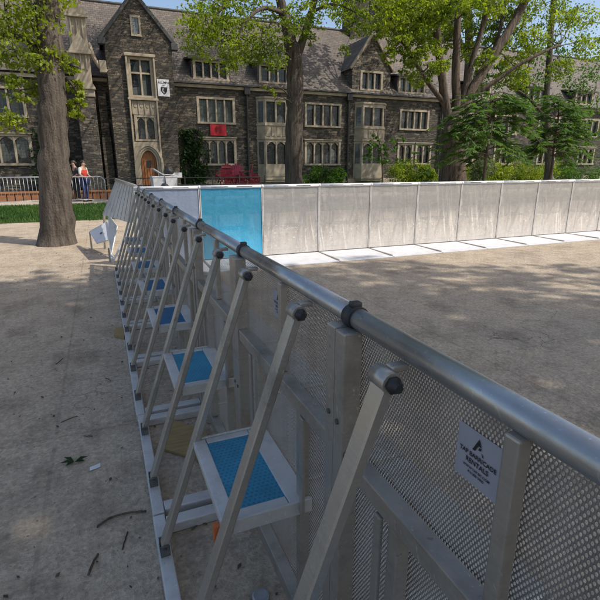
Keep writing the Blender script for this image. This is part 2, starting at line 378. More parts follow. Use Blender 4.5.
M['denim'] = simple('blue_denim', (0.025, 0.045, 0.16), (0.015, 0.03, 0.10), 0.8)
M['vest'] = simple('red_vest', (0.62, 0.06, 0.03), (0.5, 0.04, 0.02), 0.7)
M['white_cloth'] = simple('white_cloth', (0.7, 0.68, 0.65), (0.55, 0.53, 0.5), 0.8)
M['hair'] = simple('dark_hair', (0.02, 0.014, 0.01), (0.035, 0.025, 0.018), 0.6)
M['dark_cloth'] = simple('dark_cloth', (0.03, 0.03, 0.035), (0.02, 0.02, 0.022), 0.8)


# ------------------------------------------------------------------ object helpers
def tag(o, label=None, cat=None, group=None, kind=None):
    if label: o['label'] = label
    if cat: o['category'] = cat
    if group: o['group'] = group
    if kind: o['kind'] = kind
    return o


def empty(name, loc, label, cat, group=None, rz=0.0):
    o = bpy.data.objects.new(name, None); COL.objects.link(o); o.empty_display_size = 0.1
    o.location = loc; o.rotation_euler = (0, 0, rz)
    return tag(o, label, cat, group)


class MB:
    """collects shapes into one mesh"""
    def __init__(self): self.v = []; self.f = []; self.uv = {}
    def add(self, vs, fs, uvs=None):
        b = len(self.v); self.v += [tuple(p) for p in vs]
        for i, f in enumerate(fs):
            if uvs is not None: self.uv[len(self.f)] = uvs[i]
            self.f.append([b + k for k in f])
        return self
    def box(self, x0, x1, y0, y1, z0, z1, ch=0.0):
        if ch <= 0:
            v = [(x, y, z) for z in (z0, z1) for x, y in ((x0, y0), (x1, y0), (x1, y1), (x0, y1))]
            return self.add(v, [(3, 2, 1, 0), (4, 5, 6, 7), (0, 1, 5, 4), (1, 2, 6, 5), (2, 3, 7, 6), (3, 0, 4, 7)])
        bm = bmesh.new(); bmesh.ops.create_cube(bm, size=1)
        bmesh.ops.scale(bm, vec=(x1 - x0, y1 - y0, z1 - z0), verts=bm.verts)
        bmesh.ops.translate(bm, vec=((x0 + x1) / 2, (y0 + y1) / 2, (z0 + z1) / 2), verts=bm.verts)
        bmesh.ops.bevel(bm, geom=bm.edges[:], offset=ch, segments=2, affect='EDGES', profile=0.6)
        bm.verts.index_update()
        self.add([v.co[:] for v in bm.verts], [[q.index for q in f.verts] for f in bm.faces]); bm.free(); return self
    def bar(self, a, b, w, h, up=(0, 0, 1), ch=0.15):
        """bar from a to b with a chamfered w x h section"""
        a, b = Vector(a), Vector(b); d = (b - a).normalized(); up = Vector(up)
        s = d.cross(up)
        if s.length < 1e-4: s = d.cross(Vector((0, 1, 0)))
        s.normalize(); u = s.cross(d).normalized(); c = min(w, h) * ch; hw, hh = w / 2, h / 2
        pr = [(-hw + c, -hh), (hw - c, -hh), (hw, -hh + c), (hw, hh - c), (hw - c, hh), (-hw + c, hh), (-hw, hh - c), (-hw, -hh + c)]
        v = [a + s * x + u * y for x, y in pr] + [b + s * x + u * y for x, y in pr]
        f = [(i, (i + 1) % 8, 8 + (i + 1) % 8, 8 + i) for i in range(8)] + [tuple(range(7, -1, -1)), tuple(range(8, 16))]
        return self.add(v, f)
    def tube(self, pts, rad, n=10, cap=True):
        pts = [Vector(p) for p in pts]
        rad = rad if isinstance(rad, (list, tuple)) else [rad] * len(pts)
        t0 = (pts[1] - pts[0]).normalized()
        ref = Vector((0, 0, 1)) if abs(t0.z) < 0.9 else Vector((1, 0, 0))
        s = t0.cross(ref).normalized(); vs = []
        for i, p in enumerate(pts):
            t = (pts[min(i + 1, len(pts) - 1)] - pts[max(i - 1, 0)]).normalized()
            s = (s - t * s.dot(t)).normalized(); u = t.cross(s)
            for k in range(n):
                a = 2 * PI * k / n; vs.append(p + (s * math.cos(a) + u * math.sin(a)) * rad[i])
        fs = []
        for i in range(len(pts) - 1):
            for k in range(n):
                k2 = (k + 1) % n; fs.append((i * n + k, i * n + k2, (i + 1) * n + k2, (i + 1) * n + k))
        if cap: fs += [tuple(range(n - 1, -1, -1)), tuple((len(pts) - 1) * n + k for k in range(n))]
        return self.add(vs, fs)
    def quad(self, a, b, c, d, uvs=None): return self.add([a, b, c, d], [(0, 1, 2, 3)], [uvs] if uvs else None)
    def prism(self, poly, y0, y1):
        """polygon in x,z extruded along y"""
        n = len(poly); v = [(x, y0, z) for x, z in poly] + [(x, y1, z) for x, z in poly]
        return self.add(v, [tuple(range(n)), tuple(range(2 * n - 1, n - 1, -1))] + [(i, n + i, n + (i + 1) % n, (i + 1) % n) for i in range(n)])
    def lathe(self, prof, c=(0, 0, 0), n=20):
        v = []; f = []
        for r, z in prof:
            for k in range(n): v.append((c[0] + r * math.cos(2 * PI * k / n), c[1] + r * math.sin(2 * PI * k / n), c[2] + z))
        for i in range(len(prof) - 1):
            for k in range(n): f.append((i * n + k, i * n + (k + 1) % n, (i + 1) * n + (k + 1) % n, (i + 1) * n + k))
        f += [tuple(range(n - 1, -1, -1)), tuple((len(prof) - 1) * n + k for k in range(n))]
        return self.add(v, f)
    def build(self, name, m, parent=None, smooth=False, label=None, fix=True):
        me = bpy.data.meshes.new(name); me.from_pydata(self.v, [], self.f)
        if self.uv:
            ul = me.uv_layers.new(name='UVMap')
            for p in me.polygons:
                u = self.uv.get(p.index)
                if u:
                    for li, w in zip(p.loop_indices, u): ul.data[li].uv = w
        if fix and len(self.f) < 4000:
            bm = bmesh.new(); bm.from_mesh(me); bmesh.ops.recalc_face_normals(bm, faces=bm.faces[:]); bm.to_mesh(me); bm.free()
        if smooth:
            for p in me.polygons: p.use_smooth = len(p.vertices) < 6
        me.materials.append(m)
        o = bpy.data.objects.new(name, me); COL.objects.link(o)
        if parent: o.parent = parent
        if label: o['label'] = label
        return o


def dup(root, loc, rz=None, label=None):
    r = root.copy(); COL.objects.link(r); r.location = loc
    if rz is not None: r.rotation_euler = (0, 0, rz)
    if label: r['label'] = label
    for ch in list(root.children):
        c = ch.copy(); COL.objects.link(c); c.parent = r
        for g in list(ch.children):
            d = g.copy(); COL.objects.link(d); d.parent = c
    return r


def text_mesh(name, lines, m, parent, place):
    """lettering as flat mesh; lines = [(text, size, x, z)]; place maps (x, z) to a point"""
    mb = MB()
    for t, size, x, z in lines:
        cu = bpy.data.curves.new('lettering', 'FONT'); cu.body = t; cu.size = size; cu.align_x = 'CENTER'; cu.align_y = 'CENTER'
        cu.offset = size * 0.022
        o = bpy.data.objects.new('lettering', cu); COL.objects.link(o)
        dg = bpy.context.evaluated_depsgraph_get(); me = bpy.data.meshes.new_from_object(o.evaluated_get(dg))
        mb.add([place(x + v.co.x, z + v.co.y) for v in me.vertices], [list(p.vertices) for p in me.polygons])
        bpy.data.objects.remove(o); bpy.data.meshes.remove(me)
    return mb, m, parent


# ------------------------------------------------------------------ barricade units
RAIL_Z = 1.170
def barricade(W, name, far=False, sheet='perf', sticker=True, label=None, group=None, step='step_blue', has_step=True, deck_w=0.85):
    """local x along the section, +y the crowd side, braces on -y; origin on the ground under the panel"""
    root = empty(name, (0, 0, 0), label, 'barricade', group)
    FR = M['alu_light'] if far else M['alu']
    # top rail and its coupling collar
    r = MB().tube([(0.003, 0.0, RAIL_Z), (W - 0.003, 0.0, RAIL_Z)], 0.0237, 20)
    rail = r.build('top_rail', M['rail_white'] if far else M['rail'], root, True)
    c = MB().tube([(-0.018, 0, RAIL_Z), (0.018, 0, RAIL_Z)], 0.0256 if far else 0.0272, 20)
    if not far: c.box(-0.011, 0.011, -0.012, 0.012, RAIL_Z + 0.024, RAIL_Z + 0.036, 0.003)
    if far:
        for xa_, xb_ in ((0.17, 0.42), (0.56, 0.82)):
            MB().box(W * xa_, W * xb_, 0.018, 0.0262, RAIL_Z - 0.006, RAIL_Z + 0.005, 0.001).build('rail_slot', M['steel'], rail)
    c.build('rail_collar', M['rail_white'] if far else M['rubber'], rail, True)
    # frame behind the sheet
    f = MB()
    for x in (0.026, W - 0.026): f.box(x - 0.022, x + 0.022, -0.052, -0.006, 0.03, RAIL_Z - 0.02, 0.004)
    f.box(W / 2 + 0.014, W / 2 + 0.042, -0.030, -0.006, 0.862, RAIL_Z - 0.018, 0.004)
    f.box(0.05, W - 0.05, -0.046, -0.006, 0.815, 0.86, 0.004)
    f.box(0.05, W - 0.05, -0.05, -0.006, 0.03, 0.085, 0.004)
    for x in (W * 0.27, W * 0.72): f.box(x - 0.016, x + 0.016, -0.038, -0.006, 0.087, 0.813, 0.003)
    f.build('frame', FR, root)
    bo = MB()
    for x in (0.026, W - 0.026):
        for z in (0.28, 0.6, 0.93): bo.tube([(x, -0.056, z), (x, -0.05, z)], 0.007, 8)
    bo.build('bolt', M['steel'], root)
    # perforated sheet (UV in metres), folded a little at the edges
    s = MB(); z0, z1 = 0.035, RAIL_Z - 0.012
    x0, x1 = 0.006, W - 0.006
    s.quad((x0, 0, z0), (x1, 0, z0), (x1, 0, z1), (x0, 0, z1), [(x0, z0), (x1, z0), (x1, z1), (x0, z1)])
    s.build('perforated_panel', M[sheet], root, fix=False)
    if far:
        for x in (0.010, W - 0.010): MB().box(x - 0.006, x + 0.006, 0.003, 0.009, 0.04, RAIL_Z - 0.03).build('edge_strip', M['strip'], root)
    # back base: rail on the ground and a cross member at each end
    b = MB(); b.box(0.004, W - 0.004, -0.445, -0.395, 0.0, 0.05, 0.005)
    for x in (0.05, W - 0.05): b.box(x - 0.03, x + 0.03, -0.393, -0.053, 0.002, 0.048, 0.005)
    b.build('base_frame', M['alu_light'], root)
    # braces
    pv = Vector((0, -0.058, RAIL_Z - 0.045)); ft = Vector((0, -0.42, 0.085))
    for x in (W * 0.24, W * 0.76):
        o = Vector((x, 0, 0))
        k = MB().bar(pv + o, ft + o, 0.046, 0.026, up=(0, -1, 0.3))
        br = k.build('brace', FR, root)
        MB().tube([pv + o + Vector((-0.026, 0, 0)), pv + o + Vector((0.026, 0, 0))], 0.021, 14).build('pivot_sleeve', FR, br, True)
        kb = MB().tube([pv + o + Vector((0.027, 0, 0)), pv + o + Vector((0.036, 0, 0)), pv + o + Vector((0.040, 0, 0)), pv + o + Vector((0.048, 0, 0))], [0.0165, 0.0165, 0.010, 0.009], 6)
        MB().box(x - 0.012, x + 0.012, -0.05, -0.014, RAIL_Z - 0.032, RAIL_Z - 0.020, 0.003).build('rail_lug', FR, br)
        kb.build('pivot_bolt', M['rubber'], br, True)
        q = MB()
        for e in (-0.030, 0.024): q.box(x + e, x + e + 0.006, -0.438, -0.402, 0.05, 0.098, 0.002)
        q.box(x - 0.024, x + 0.024, -0.438, -0.402, 0.05, 0.054).tube([(x - 0.038, -0.42, 0.084), (x + 0.038, -0.42, 0.084)], 0.007, 8)
        q.build('foot_bracket', M['steel'], br)
    # guard's step between the braces
    if has_step:
        zs = 0.515; xa, xb = W * 0.258, W * 0.745; ya, yb = -0.285, -0.006
        st = MB().box(xa, xb, ya, ya + 0.045, zs - 0.03, zs, 0.004).box(xa, xb, yb - 0.07, yb, zs - 0.03, zs, 0.004)
        st.box(xa, xa + 0.03, ya + 0.047, yb - 0.072, zs - 0.04, zs, 0.003).box(xb - 0.035, xb, ya + 0.047, yb - 0.072, zs - 0.04, zs, 0.003)
        st.box(xb + 0.002, xb + 0.012, ya + 0.03, -0.006, zs - 0.042, zs + 0.004, 0.002).box(xa - 0.012, xa - 0.002, ya + 0.03, -0.006, zs - 0.042, zs + 0.004, 0.002)
        stp = st.build('step', M['alu_light'], root)
        MB().box(xa + 0.03, xb - 0.035, ya + 0.045, yb - 0.07, zs - 0.014, zs - 0.004).build('step_tread', M[step], stp)
        for xx in (xa - 0.028, xb + 0.028): MB().box(xx - 0.012, xx + 0.012, -0.052, -0.042, zs - 0.03, 0.813, 0.003).build('step_hanger', FR, stp)
    # crowd side floor plate with a rib at the joint
    d = MB(); d.add([(0.014, 0.006, 0.022), (W - 0.004, 0.006, 0.022), (W - 0.004, deck_w, 0.012), (0.014, deck_w, 0.012),
                     (0.014, 0.006, 0.002), (W - 0.004, 0.006, 0.002), (W - 0.004, deck_w, 0.002), (0.014, deck_w, 0.002)],
                    [(0, 1, 2, 3), (7, 6, 5, 4), (0, 4, 5, 1), (1, 5, 6, 2), (2, 6, 7, 3), (3, 7, 4, 0)])
    fp = d.build('floor_plate', M['deck'] if far else M['deck_dirty'], root)
    MB().box(-0.014, 0.014, 0.01, deck_w - 0.06, 0.004, 0.032, 0.004).build('joint_rib', M['alu'], fp)
    if sticker:
        cx, cz, h = W / 2 - 0.050, 1.058, 0.047
        sk = MB().quad((cx - h, -0.004, cz - h), (cx + h, -0.004, cz - h), (cx + h, -0.004, cz + h), (cx - h, -0.004, cz + h))
        so = sk.build('sticker', M['sticker'], root)
        pl = lambda x, z: (cx + x, -0.0055, cz + z)
        mb, mm, _ = text_mesh('lettering', [('TAP BARRICADE', 0.0106, 0, 0.004), ('RENTALS', 0.0118, 0, -0.0085),
                                            ('WWW.TAP-BC.COM', 0.0062, 0, -0.0205), ('416 800 9900', 0.0062, 0, -0.028)], M['ink'], so, pl)
        mb.build('lettering', M['ink'], so, fix=False)
        lg = MB()
        for poly in ([(-0.012, 0.014), (0.0, 0.038), (0.0035, 0.030), (-0.003, 0.022), (-0.0065, 0.014)],
                     [(0.0, 0.038), (0.0055, 0.026), (0.002, 0.026), (-0.001, 0.033)],
                     [(0.0015, 0.024), (0.0065, 0.0245), (0.0045, 0.0195), (0.0, 0.0195)],
                     [(0.0065, 0.018), (0.010, 0.0155), (0.0125, 0.0105), (0.009, 0.0125)]):
            lg.add([pl(x, z) for x, z in poly], [tuple(range(len(poly)))])
        lg.build('emblem', M['ink'], so, fix=False)
    return root


NEAR_W, NEAR_X, NEAR_Y0 = 0.912, 0.50, -0.03
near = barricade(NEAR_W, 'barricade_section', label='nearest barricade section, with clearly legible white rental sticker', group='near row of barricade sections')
near_labels = [None,
    'second barricade section from the camera, its large blue step nearest and clearest',
    'third barricade section from the camera, beside the plywood offcut on the ground',
    'fourth barricade section from the camera, with small dark blue step between braces',
    'fifth barricade section from the camera in the receding row',
    'sixth barricade section from the camera in the receding row',
    'seventh barricade section from the camera, next to last before the corner',
    'eighth and last barricade section of the receding row, at the far corner']
for i in range(8):
    loc = (NEAR_X, NEAR_Y0 + NEAR_W * (i + 1), 0)
    if i == 0: near.location = loc; near.rotation_euler = (0, 0, -PI / 2)
    else:
        unit = dup(near, (loc[0] + rng.normal(0, 0.003), loc[1], 0), -PI / 2 + rng.normal(0, 0.003), near_labels[i])
        tr_ = next(g for c in unit.children for g in c.children if g.name.startswith('step_tread'))
        tr_.data = tr_.data.copy(); tr_.data.materials[0] = M['step_navy'] if i >= 3 else M['step_blue']
        if i == 1:
            stp = next(c for c in unit.children if c.name.startswith('step'))
            MB().box(NEAR_W * 0.745 - 0.036, NEAR_W * 0.745 - 0.014, -0.306, -0.288, 0.43, 0.492, 0.003).build('strap', M['orange'], stp)

FAR_Y, FAR_W, FAR_X0 = 7.45, 1.02, 1.40
G2 = 'far row of barricade sections facing the camera'
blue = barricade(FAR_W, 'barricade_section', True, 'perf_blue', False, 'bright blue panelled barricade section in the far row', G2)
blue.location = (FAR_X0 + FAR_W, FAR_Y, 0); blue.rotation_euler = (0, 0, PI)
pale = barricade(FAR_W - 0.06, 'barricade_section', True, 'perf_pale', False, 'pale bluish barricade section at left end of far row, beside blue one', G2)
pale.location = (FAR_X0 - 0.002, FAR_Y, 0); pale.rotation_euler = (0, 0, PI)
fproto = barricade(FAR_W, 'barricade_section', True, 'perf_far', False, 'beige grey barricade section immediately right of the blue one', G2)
words = ['second', 'third', 'fourth', 'fifth', 'sixth', 'seventh', 'eighth', 'ninth', 'tenth']
for i in range(10):
    loc = (FAR_X0 + FAR_W * (i + 2), FAR_Y, 0)
    if i == 0: fproto.location = loc; fproto.rotation_euler = (0, 0, PI)
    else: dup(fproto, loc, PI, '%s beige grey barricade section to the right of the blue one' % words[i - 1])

# turned-out gate section past the far corner, with its folded floor plate
gate = empty('barricade_gate', (0.3, 8.2, 0), 'folded grey barricade gate section leaning out past the far left corner', 'barricade')
def L(p): return Vector(p) - Vector((0.3, 8.2, 0))
TL, TR, BR, BL = [L(p) for p in ((0.27, 9.3, 1.24), (0.49, 7.7, 1.185), (0.40, 8.0, 0.60), (-0.02, 9.3, 0.63))]
g = MB(); n_ = (TR - TL).cross(BL - TL).normalized() * 0.012
for k in range(8):
    q4 = [TL.lerp(TR, k / 8), TL.lerp(TR, (k + 1) / 8), BL.lerp(BR, (k + 1) / 8), BL.lerp(BR, k / 8)]
    g.add(q4 + [v_ + n_ for v_ in q4], [(0, 1, 2, 3), (7, 6, 5, 4), (0, 4, 5, 1), (1, 5, 6, 2), (2, 6, 7, 3), (3, 7, 4, 0)])
gp = g.build('gate_panel', M['perf_far'] if False else M['alu_light'], gate)
rb = MB()
for k in range(8):
    t = (k + 0.02) / 8; a = TL.lerp(TR, t); b = BL.lerp(BR, t)
    rb.bar(a + n_ * -0.3, b + n_ * -0.3, 0.012, 0.010); rb.bar(a + n_ * 1.3, b + n_ * 1.3, 0.012, 0.010)
rb.build('stiffener_ribs', M['alu_light'], gp)
MB().tube([TL, TR], 0.03, 14).build('top_rail', M['alu'], gate, True)
MB().bar(BR, L((0.05, 8.0, 0.0)), 0.045, 0.03).build('brace', M['rail_white'], gate)
MB().bar(TL.lerp(BL, 0.9), L((-0.05, 9.35, 0.0)), 0.04, 0.03).build('brace', M['alu'], gate)
MB().bar(L((0.46, 8.3, 1.15)), L((0.46, 8.3, 0.0)), 0.05, 0.05).build('post', M['alu'], gate)
MB().bar(L((0.05, 7.97, 0.025)), L((0.05, 9.4, 0.025)), 0.05, 0.05).build('base_rail', M['alu_light'], gate)
def panelbox(mb, q, th):
    q = [Vector(p) for p in q]; n = (q[1] - q[0]).cross(q[3] - q[0]).normalized() * th
    return mb.add(q + [p + n for p in q], [(0, 1, 2, 3), (7, 6, 5, 4), (0, 4, 5, 1), (1, 5, 6, 2), (2, 6, 7, 3), (3, 7, 4, 0)])
pl_ = [L(at(*p)) for p in ((89.7, 232, 9.35), (97, 244, 8.9), (113, 239.5, 8.7), (109, 221.5, 9.2))]
fpl = panelbox(MB(), pl_, 0.02).build('floor_plate', M['deck'], gate)
cc = sum(pl_, Vector()) / 4; nn = (pl_[1] - pl_[0]).cross(pl_[3] - pl_[0]).normalized()
MB().tube([cc - nn * 0.012, cc + nn * 0.03], 0.025, 12).build('handle_hole', M['steel'], fpl)
sp_ = [L(at(*p)) for p in ((108, 214, 9.25), (117, 226, 8.6), (111, 254, 8.35), (109, 240, 8.75))]
panelbox(MB(), sp_, 0.015).build('side_panel', M['alu_light'], gate)
MB().bar(pl_[0], L((at(89.7, 232, 9.35).x, 9.35, 0)), 0.03, 0.03).build('prop_leg', M['alu'], gate)

# ------------------------------------------------------------------ ground
gm = MB(); gm.quad((-160, -60, 0), (220, -60, 0), (220, 260, 0), (-160, 260, 0))
tag(gm.build('ground', M['ground'], fix=False), 'dusty tan paved plaza ground', None, None, 'structure')
lm = MB(); lm.box(-30, 60, 14.6, 20.3, 0.0, 0.02)
tag(lm.build('lawn_ground', M['soil']), 'green lawn strip behind the barricades', None, None, 'structure')
lm2 = MB(); lm2.box(-30, 60, 23.6, 30.9, 0.0, 0.03)
tag(lm2.build('planting_bed', M['soil']), 'planted bed at the foot of the stone hall', None, None, 'structure')


def grass_patch(x0, x1, y0, y1, n, h):
    p = np.column_stack([rng.uniform(x0, x1, n), rng.uniform(y0, y1, n), np.full(n, 0.018)]); p[:, 1] -= 0.35 * (p[:, 1] - y0 < 0.8) * np.abs(np.sin(p[:, 0] * 3.1) + 0.5 * np.sin(p[:, 0] * 7.7)) * rng.uniform(0, 1, n)
    a = rng.uniform(0, 2 * PI, n); hh = h * rng.uniform(0.5, 1.2, n); w = 0.014
    dx, dy = np.cos(a) * w, np.sin(a) * w; ln = rng.normal(0, 0.35, (n, 2)) * hh[:, None]
    v = np.empty((n, 3, 3)); v[:, 0] = p + np.column_stack([dx, dy, 0 * dx]); v[:, 1] = p - np.column_stack([dx, dy, 0 * dx])
    v[:, 2] = p + np.column_stack([ln[:, 0], ln[:, 1], hh])
    me = bpy.data.meshes.new('lawn_grass'); me.from_pydata(v.reshape(-1, 3).tolist(), [], np.arange(3 * n).reshape(-1, 3).tolist())
    me.materials.append(M['grass']); o = bpy.data.objects.new('lawn_grass', me); COL.objects.link(o); return o
tag(grass_patch(-6, 2.5, 14.6 - 0.0, 20.3, 26000, 0.10), 'short green grass of the lawn strip', 'grass', None, 'stuff')
kb = MB().box(-30, 60, 20.32, 20.6, 0.0, 0.09, 0.01)
tag(kb.build('kerb', M['kerb']), 'pale concrete kerb along the lawn', None, None, 'structure')

# ------------------------------------------------------------------ building
FY = 31.0
hall = empty('stone_hall', (14, FY, 0), 'long gothic rubble stone hall with slate roof and dormers behind the arena', 'building')
HO = Vector((14, FY, 0))
class HB(MB):
    def build(self, name, m, parent=None, smooth=False, label=None, fix=True, world=True):
        if world: self.v = [(x - HO.x, y - HO.y, z - HO.z) for x, y, z in self.v]
        return MB.build(self, name, m, parent, smooth, label, fix)


def wall_holes(mb, x0, x1, z0, z1, y, holes, depth=0.24):
    """wall sheet facing -y with rectangular openings and their reveals"""
    xs = sorted({x0, x1, *[h[0] for h in holes], *[h[2] for h in holes]}); zs = sorted({z0, z1, *[h[1] for h in holes], *[h[3] for h in holes]})
    for i in range(len(xs) - 1):
        for j in range(len(zs) - 1):
            cx, cz = (xs[i] + xs[i + 1]) / 2, (zs[j] + zs[j + 1]) / 2
            if any(h[0] < cx < h[2] and h[1] < cz < h[3] for h in holes): continue
            mb.quad((xs[i], y, zs[j]), (xs[i + 1], y, zs[j]), (xs[i + 1], y, zs[j + 1]), (xs[i], y, zs[j + 1]))
    for a, b, c, d in holes:
        yb = y + depth
        mb.quad((a, y, b), (a, y, d), (a, yb, d), (a, yb, b)); mb.quad((c, y, b), (c, yb, b), (c, yb, d), (c, y, d))
        mb.quad((a, y, b), (a, yb, b), (c, yb, b), (c, y, b)); mb.quad((a, y, d), (c, y, d), (c, yb, d), (a, yb, d))


def window(x0, z0, x1, z1, y, lights, transom=None, arched=False, pale=False, surround=True, hood=False, lead=None):
    """stone mullioned window standing in its opening; part with glass as sub-part"""
    f = HB(); s = 0.13
    if surround:
        f.box(x0 - s, x0 + 0.03, y - 0.045, y + 0.14, z0 - 0.02, z1 + 0.02, 0.012); f.box(x1 - 0.03, x1 + s, y - 0.045, y + 0.14, z0 - 0.02, z1 + 0.02, 0.012)
        f.box(x0 - s, x1 + s, y - 0.047, y + 0.14, z1 + 0.022, z1 + 0.15, 0.012); f.box(x0 - s - 0.03, x1 + s + 0.03, y - 0.10, y + 0.14, z0 - 0.14, z0 - 0.022, 0.015)
    w = (x1 - x0) / lights
    for i in range(1, lights):
        xm = x0 + i * w; f.box(xm - 0.05, xm + 0.05, y - 0.01, y + 0.17, z0 - 0.01, z1 + 0.01, 0.015)
    if transom: f.box(x0 + 0.02, x1 - 0.02, y + 0.0, y + 0.165, transom - 0.045, transom + 0.045)
    if arched:
        for i in range(lights):
            a = x0 + i * w + 0.045; b = a + w - 0.09; m = (a + b) / 2; hh = 0.2
            for sx in (0, 1):
                pts = []
                for k in range(6):
                    t = k / 5; xx = (a + (m - a) * t) if not sx else (b - (b - m) * t); pts.append((xx, z1 - hh + hh * math.sin(t * PI / 2) * 0.95))
                cx = a - 0.004 if not sx else b + 0.004
                f.prism([(cx, z1 - hh)] + pts + [(m, z1 + 0.012), (cx, z1 + 0.012)], y + 0.02, y + 0.15)
    if hood: f.box(x0 - s - 0.06, x1 + s + 0.06, y - 0.12, y - 0.002, z1 + 0.155, z1 + 0.215, 0.015)
    fo = f.build('window', M['lead'] if lead else M['lime'], hall)
    g = HB().quad((x0 - 0.02, y + 0.16, z0 - 0.02), (x1 + 0.02, y + 0.16, z0 - 0.02), (x1 + 0.02, y + 0.16, z1 + 0.02), (x0 - 0.02, y + 0.16, z1 + 0.02))
    g.build('glass', M['glass_pale'] if pale else M['glass'], fo)
    return fo


# main facade: openings
ROWS = {2: (4.1, 5.38), 1: (1.6, 2.98)}
cols4 = [(6.1, 8.25, 4), (13.3, 15.8, 4), (20.85, 23.2, 4)]
holes = []; wins = []
for x0, x1, n in cols4[:2]:
    holes += [(x0, ROWS[2][0], x1, ROWS[2][1]), (x0, ROWS[1][0], x1, ROWS[1][1])]
    wins += [(x0, ROWS[2][0], x1, ROWS[2][1], n, False, x0 < 8), (x0, ROWS[1][0], x1, ROWS[1][1], n, True, False)]
wins += [(20.85, 4.1, 23.2, 5.25, 4, False, False), (20.8, 1.65, 21.95, 2.9, 2, True, False), (22.4, 1.65, 23.6, 2.9, 2, True, False)]
for x in (25.6, 29.8, 34.6, 39.5, 44.2): wins += [(x, 4.0, x + 2.2, 5.25, 3, False, False), (x + 0.3, 1.65, x + 2.2, 2.85, 3, True, False)]
for x in (-9.8, -5.6): wins += [(x, 4.1, x + 2.2, 5.38, 3, False, False), (x, 1.6, x + 2.2, 2.98, 3, True, False)]
allholes = [(w[0], w[1], w[2], w[3]) for w in wins]
wm = HB()
wall_holes(wm, 4.55, 48, 0, 6.28, FY, [h for h in allholes if h[0] > 4.5])
wl = HB(); wall_holes(wl, -14, 0.98, 0, 6.28, FY, [h for h in allholes if h[0] < 0]); wl.quad((-14, FY, 0), (-14, FY, 6.28), (-14, FY + 10, 6.28), (-14, FY + 10, 0)); wl.build('wall', M['stone'], hall, fix=False)
wm.quad((48, FY, 0), (48, FY + 10, 0), (48, FY + 10, 6.28), (48, FY, 6.28))
wm.build('wall', M['stone'], hall, fix=False)
for x0, z0, x1, z1, n, arch, pal in wins: window(x0, z0, x1, z1, FY, n, None, arch, pal, hood=arch)
# roof
rf = HB(); rz0, rz1, ry = 6.3, 11.45, FY + 5.2
rf.quad((-14, FY - 0.28, rz0 - 0.02), (48.3, FY - 0.28, rz0 - 0.02), (48.3, ry, rz1), (-14, ry, rz1)); rf.quad((-14, ry, rz1), (48.3, ry, rz1), (48.3, ry + 5.3, rz0), (-14, ry + 5.3, rz0))
rf.add([(48.05, FY, rz0), (48.05, FY + 10.4, rz0), (48.05, ry, rz1)], [(0, 1, 2)])
roof = rf.build('roof', M['slate'], hall, fix=False)
HB().tube([(-14, ry, rz1 + 0.03), (48.3, ry, rz1 + 0.03)], 0.10, 8).build('ridge', M['lead'], roof)
# string course / cornice and gutter
sc_ = HB().box(4.56, 48, FY - 0.16, FY - 0.003, 6.02, 6.2, 0.02).box(-14, 0.97, FY - 0.16, FY - 0.003, 6.02, 6.2, 0.02)
sc_.box(4.56, 48, FY - 0.08, FY - 0.003, 0.0, 0.55, 0.03)
sc_.build('string_course', M['lime'], hall)
HB().box(4.6, 48, FY - 0.36, FY - 0.2, 6.21, 6.30).build('gutter', M['lead'], hall)
for x in (9.15, 16.45, 24.4):
    d = HB().tube([(x, FY - 0.12, 0.1), (x, FY - 0.12, 5.75)], 0.075, 10).box(x - 0.19, x + 0.19, FY - 0.30, FY - 0.005, 5.75, 6.19, 0.02)
    d.build('downpipe', M['iron'], hall)

# projecting gable bay with the doorway
GY, gx0, gx1, gz, gap = 30.0, 1.0, 4.55, 8.25, (2.72, 10.35)
gb = HB()
door = (2.32, 0.0, 3.24, 2.35); tall = (2.2, 5.3, 3.3, 7.1); low = (2.3, 2.95, 3.28, 4.1); slit = (2.52, 8.42, 2.86, 9.2)
wall_holes(gb, gx0, gx1, 0, gz, GY, [door, tall, low], 0.28)
gb.quad((gx0, GY, 0), (gx0, GY, gz), (gx0, GY + 6, gz), (gx0, GY + 6, 0)); gb.quad((gx1, GY, 0), (gx1, GY + 6, 0), (gx1, GY + 6, gz), (gx1, GY, gz))
gb.add([(gx0, GY, gz), (gx1, GY, gz), (gap[0], GY, gap[1])], [(0, 1, 2)])
gb.build('gable_wall', M['stone'], hall, fix=False)
gr = HB()
for xa in (gx0 - 0.22, gx1 + 0.22):
    za = gz - 0.25
    gr.quad((xa, GY + 0.1, za), (gap[0], GY + 0.1, gap[1] + 0.05), (gap[0], GY + 6, gap[1] + 0.05), (xa, GY + 6, za))
gr.build('gable_roof', M['slate'], hall, fix=False)
cp = HB()
for xa in (gx0 - 0.2, gx1 + 0.2): cp.bar((xa, GY - 0.02, gz - 0.22), (gap[0], GY - 0.02, gap[1] + 0.08), 0.2, 0.16, up=(0, -1, 0))
cp.box(gx0 - 0.34, gx0 + 0.05, GY - 0.14, GY + 0.3, gz - 0.5, gz - 0.16, 0.03).box(gx1 - 0.05, gx1 + 0.34, GY - 0.14, GY + 0.3, gz - 0.5, gz - 0.16, 0.03)
cp.prism([(gap[0] - 0.14, gap[1]), (gap[0] + 0.14, gap[1]), (gap[0], gap[1] + 0.5)], GY - 0.1, GY + 0.12)
cp.build('gable_coping', M['lead'], hall)
window(*tall, GY, 2, 6.45); window(*low, GY, 2, None, True); 
sw = HB().box(2.42, 2.52, GY - 0.06, GY - 0.002, 8.4, 9.2, 0.01).box(2.86, 2.96, GY - 0.06, GY - 0.002, 8.4, 9.2, 0.01).box(2.42, 2.96, GY - 0.065, GY - 0.002, 9.205, 9.32, 0.01).box(2.42, 2.96, GY - 0.08, GY - 0.002, 8.28, 8.395, 0.01)
so = sw.build('window', M['lime'], hall); HB().quad((2.52, GY - 0.012, 8.39), (2.86, GY - 0.012, 8.39), (2.86, GY - 0.012, 9.21), (2.52, GY - 0.012, 9.21)).build('glass', M['glass'], so)
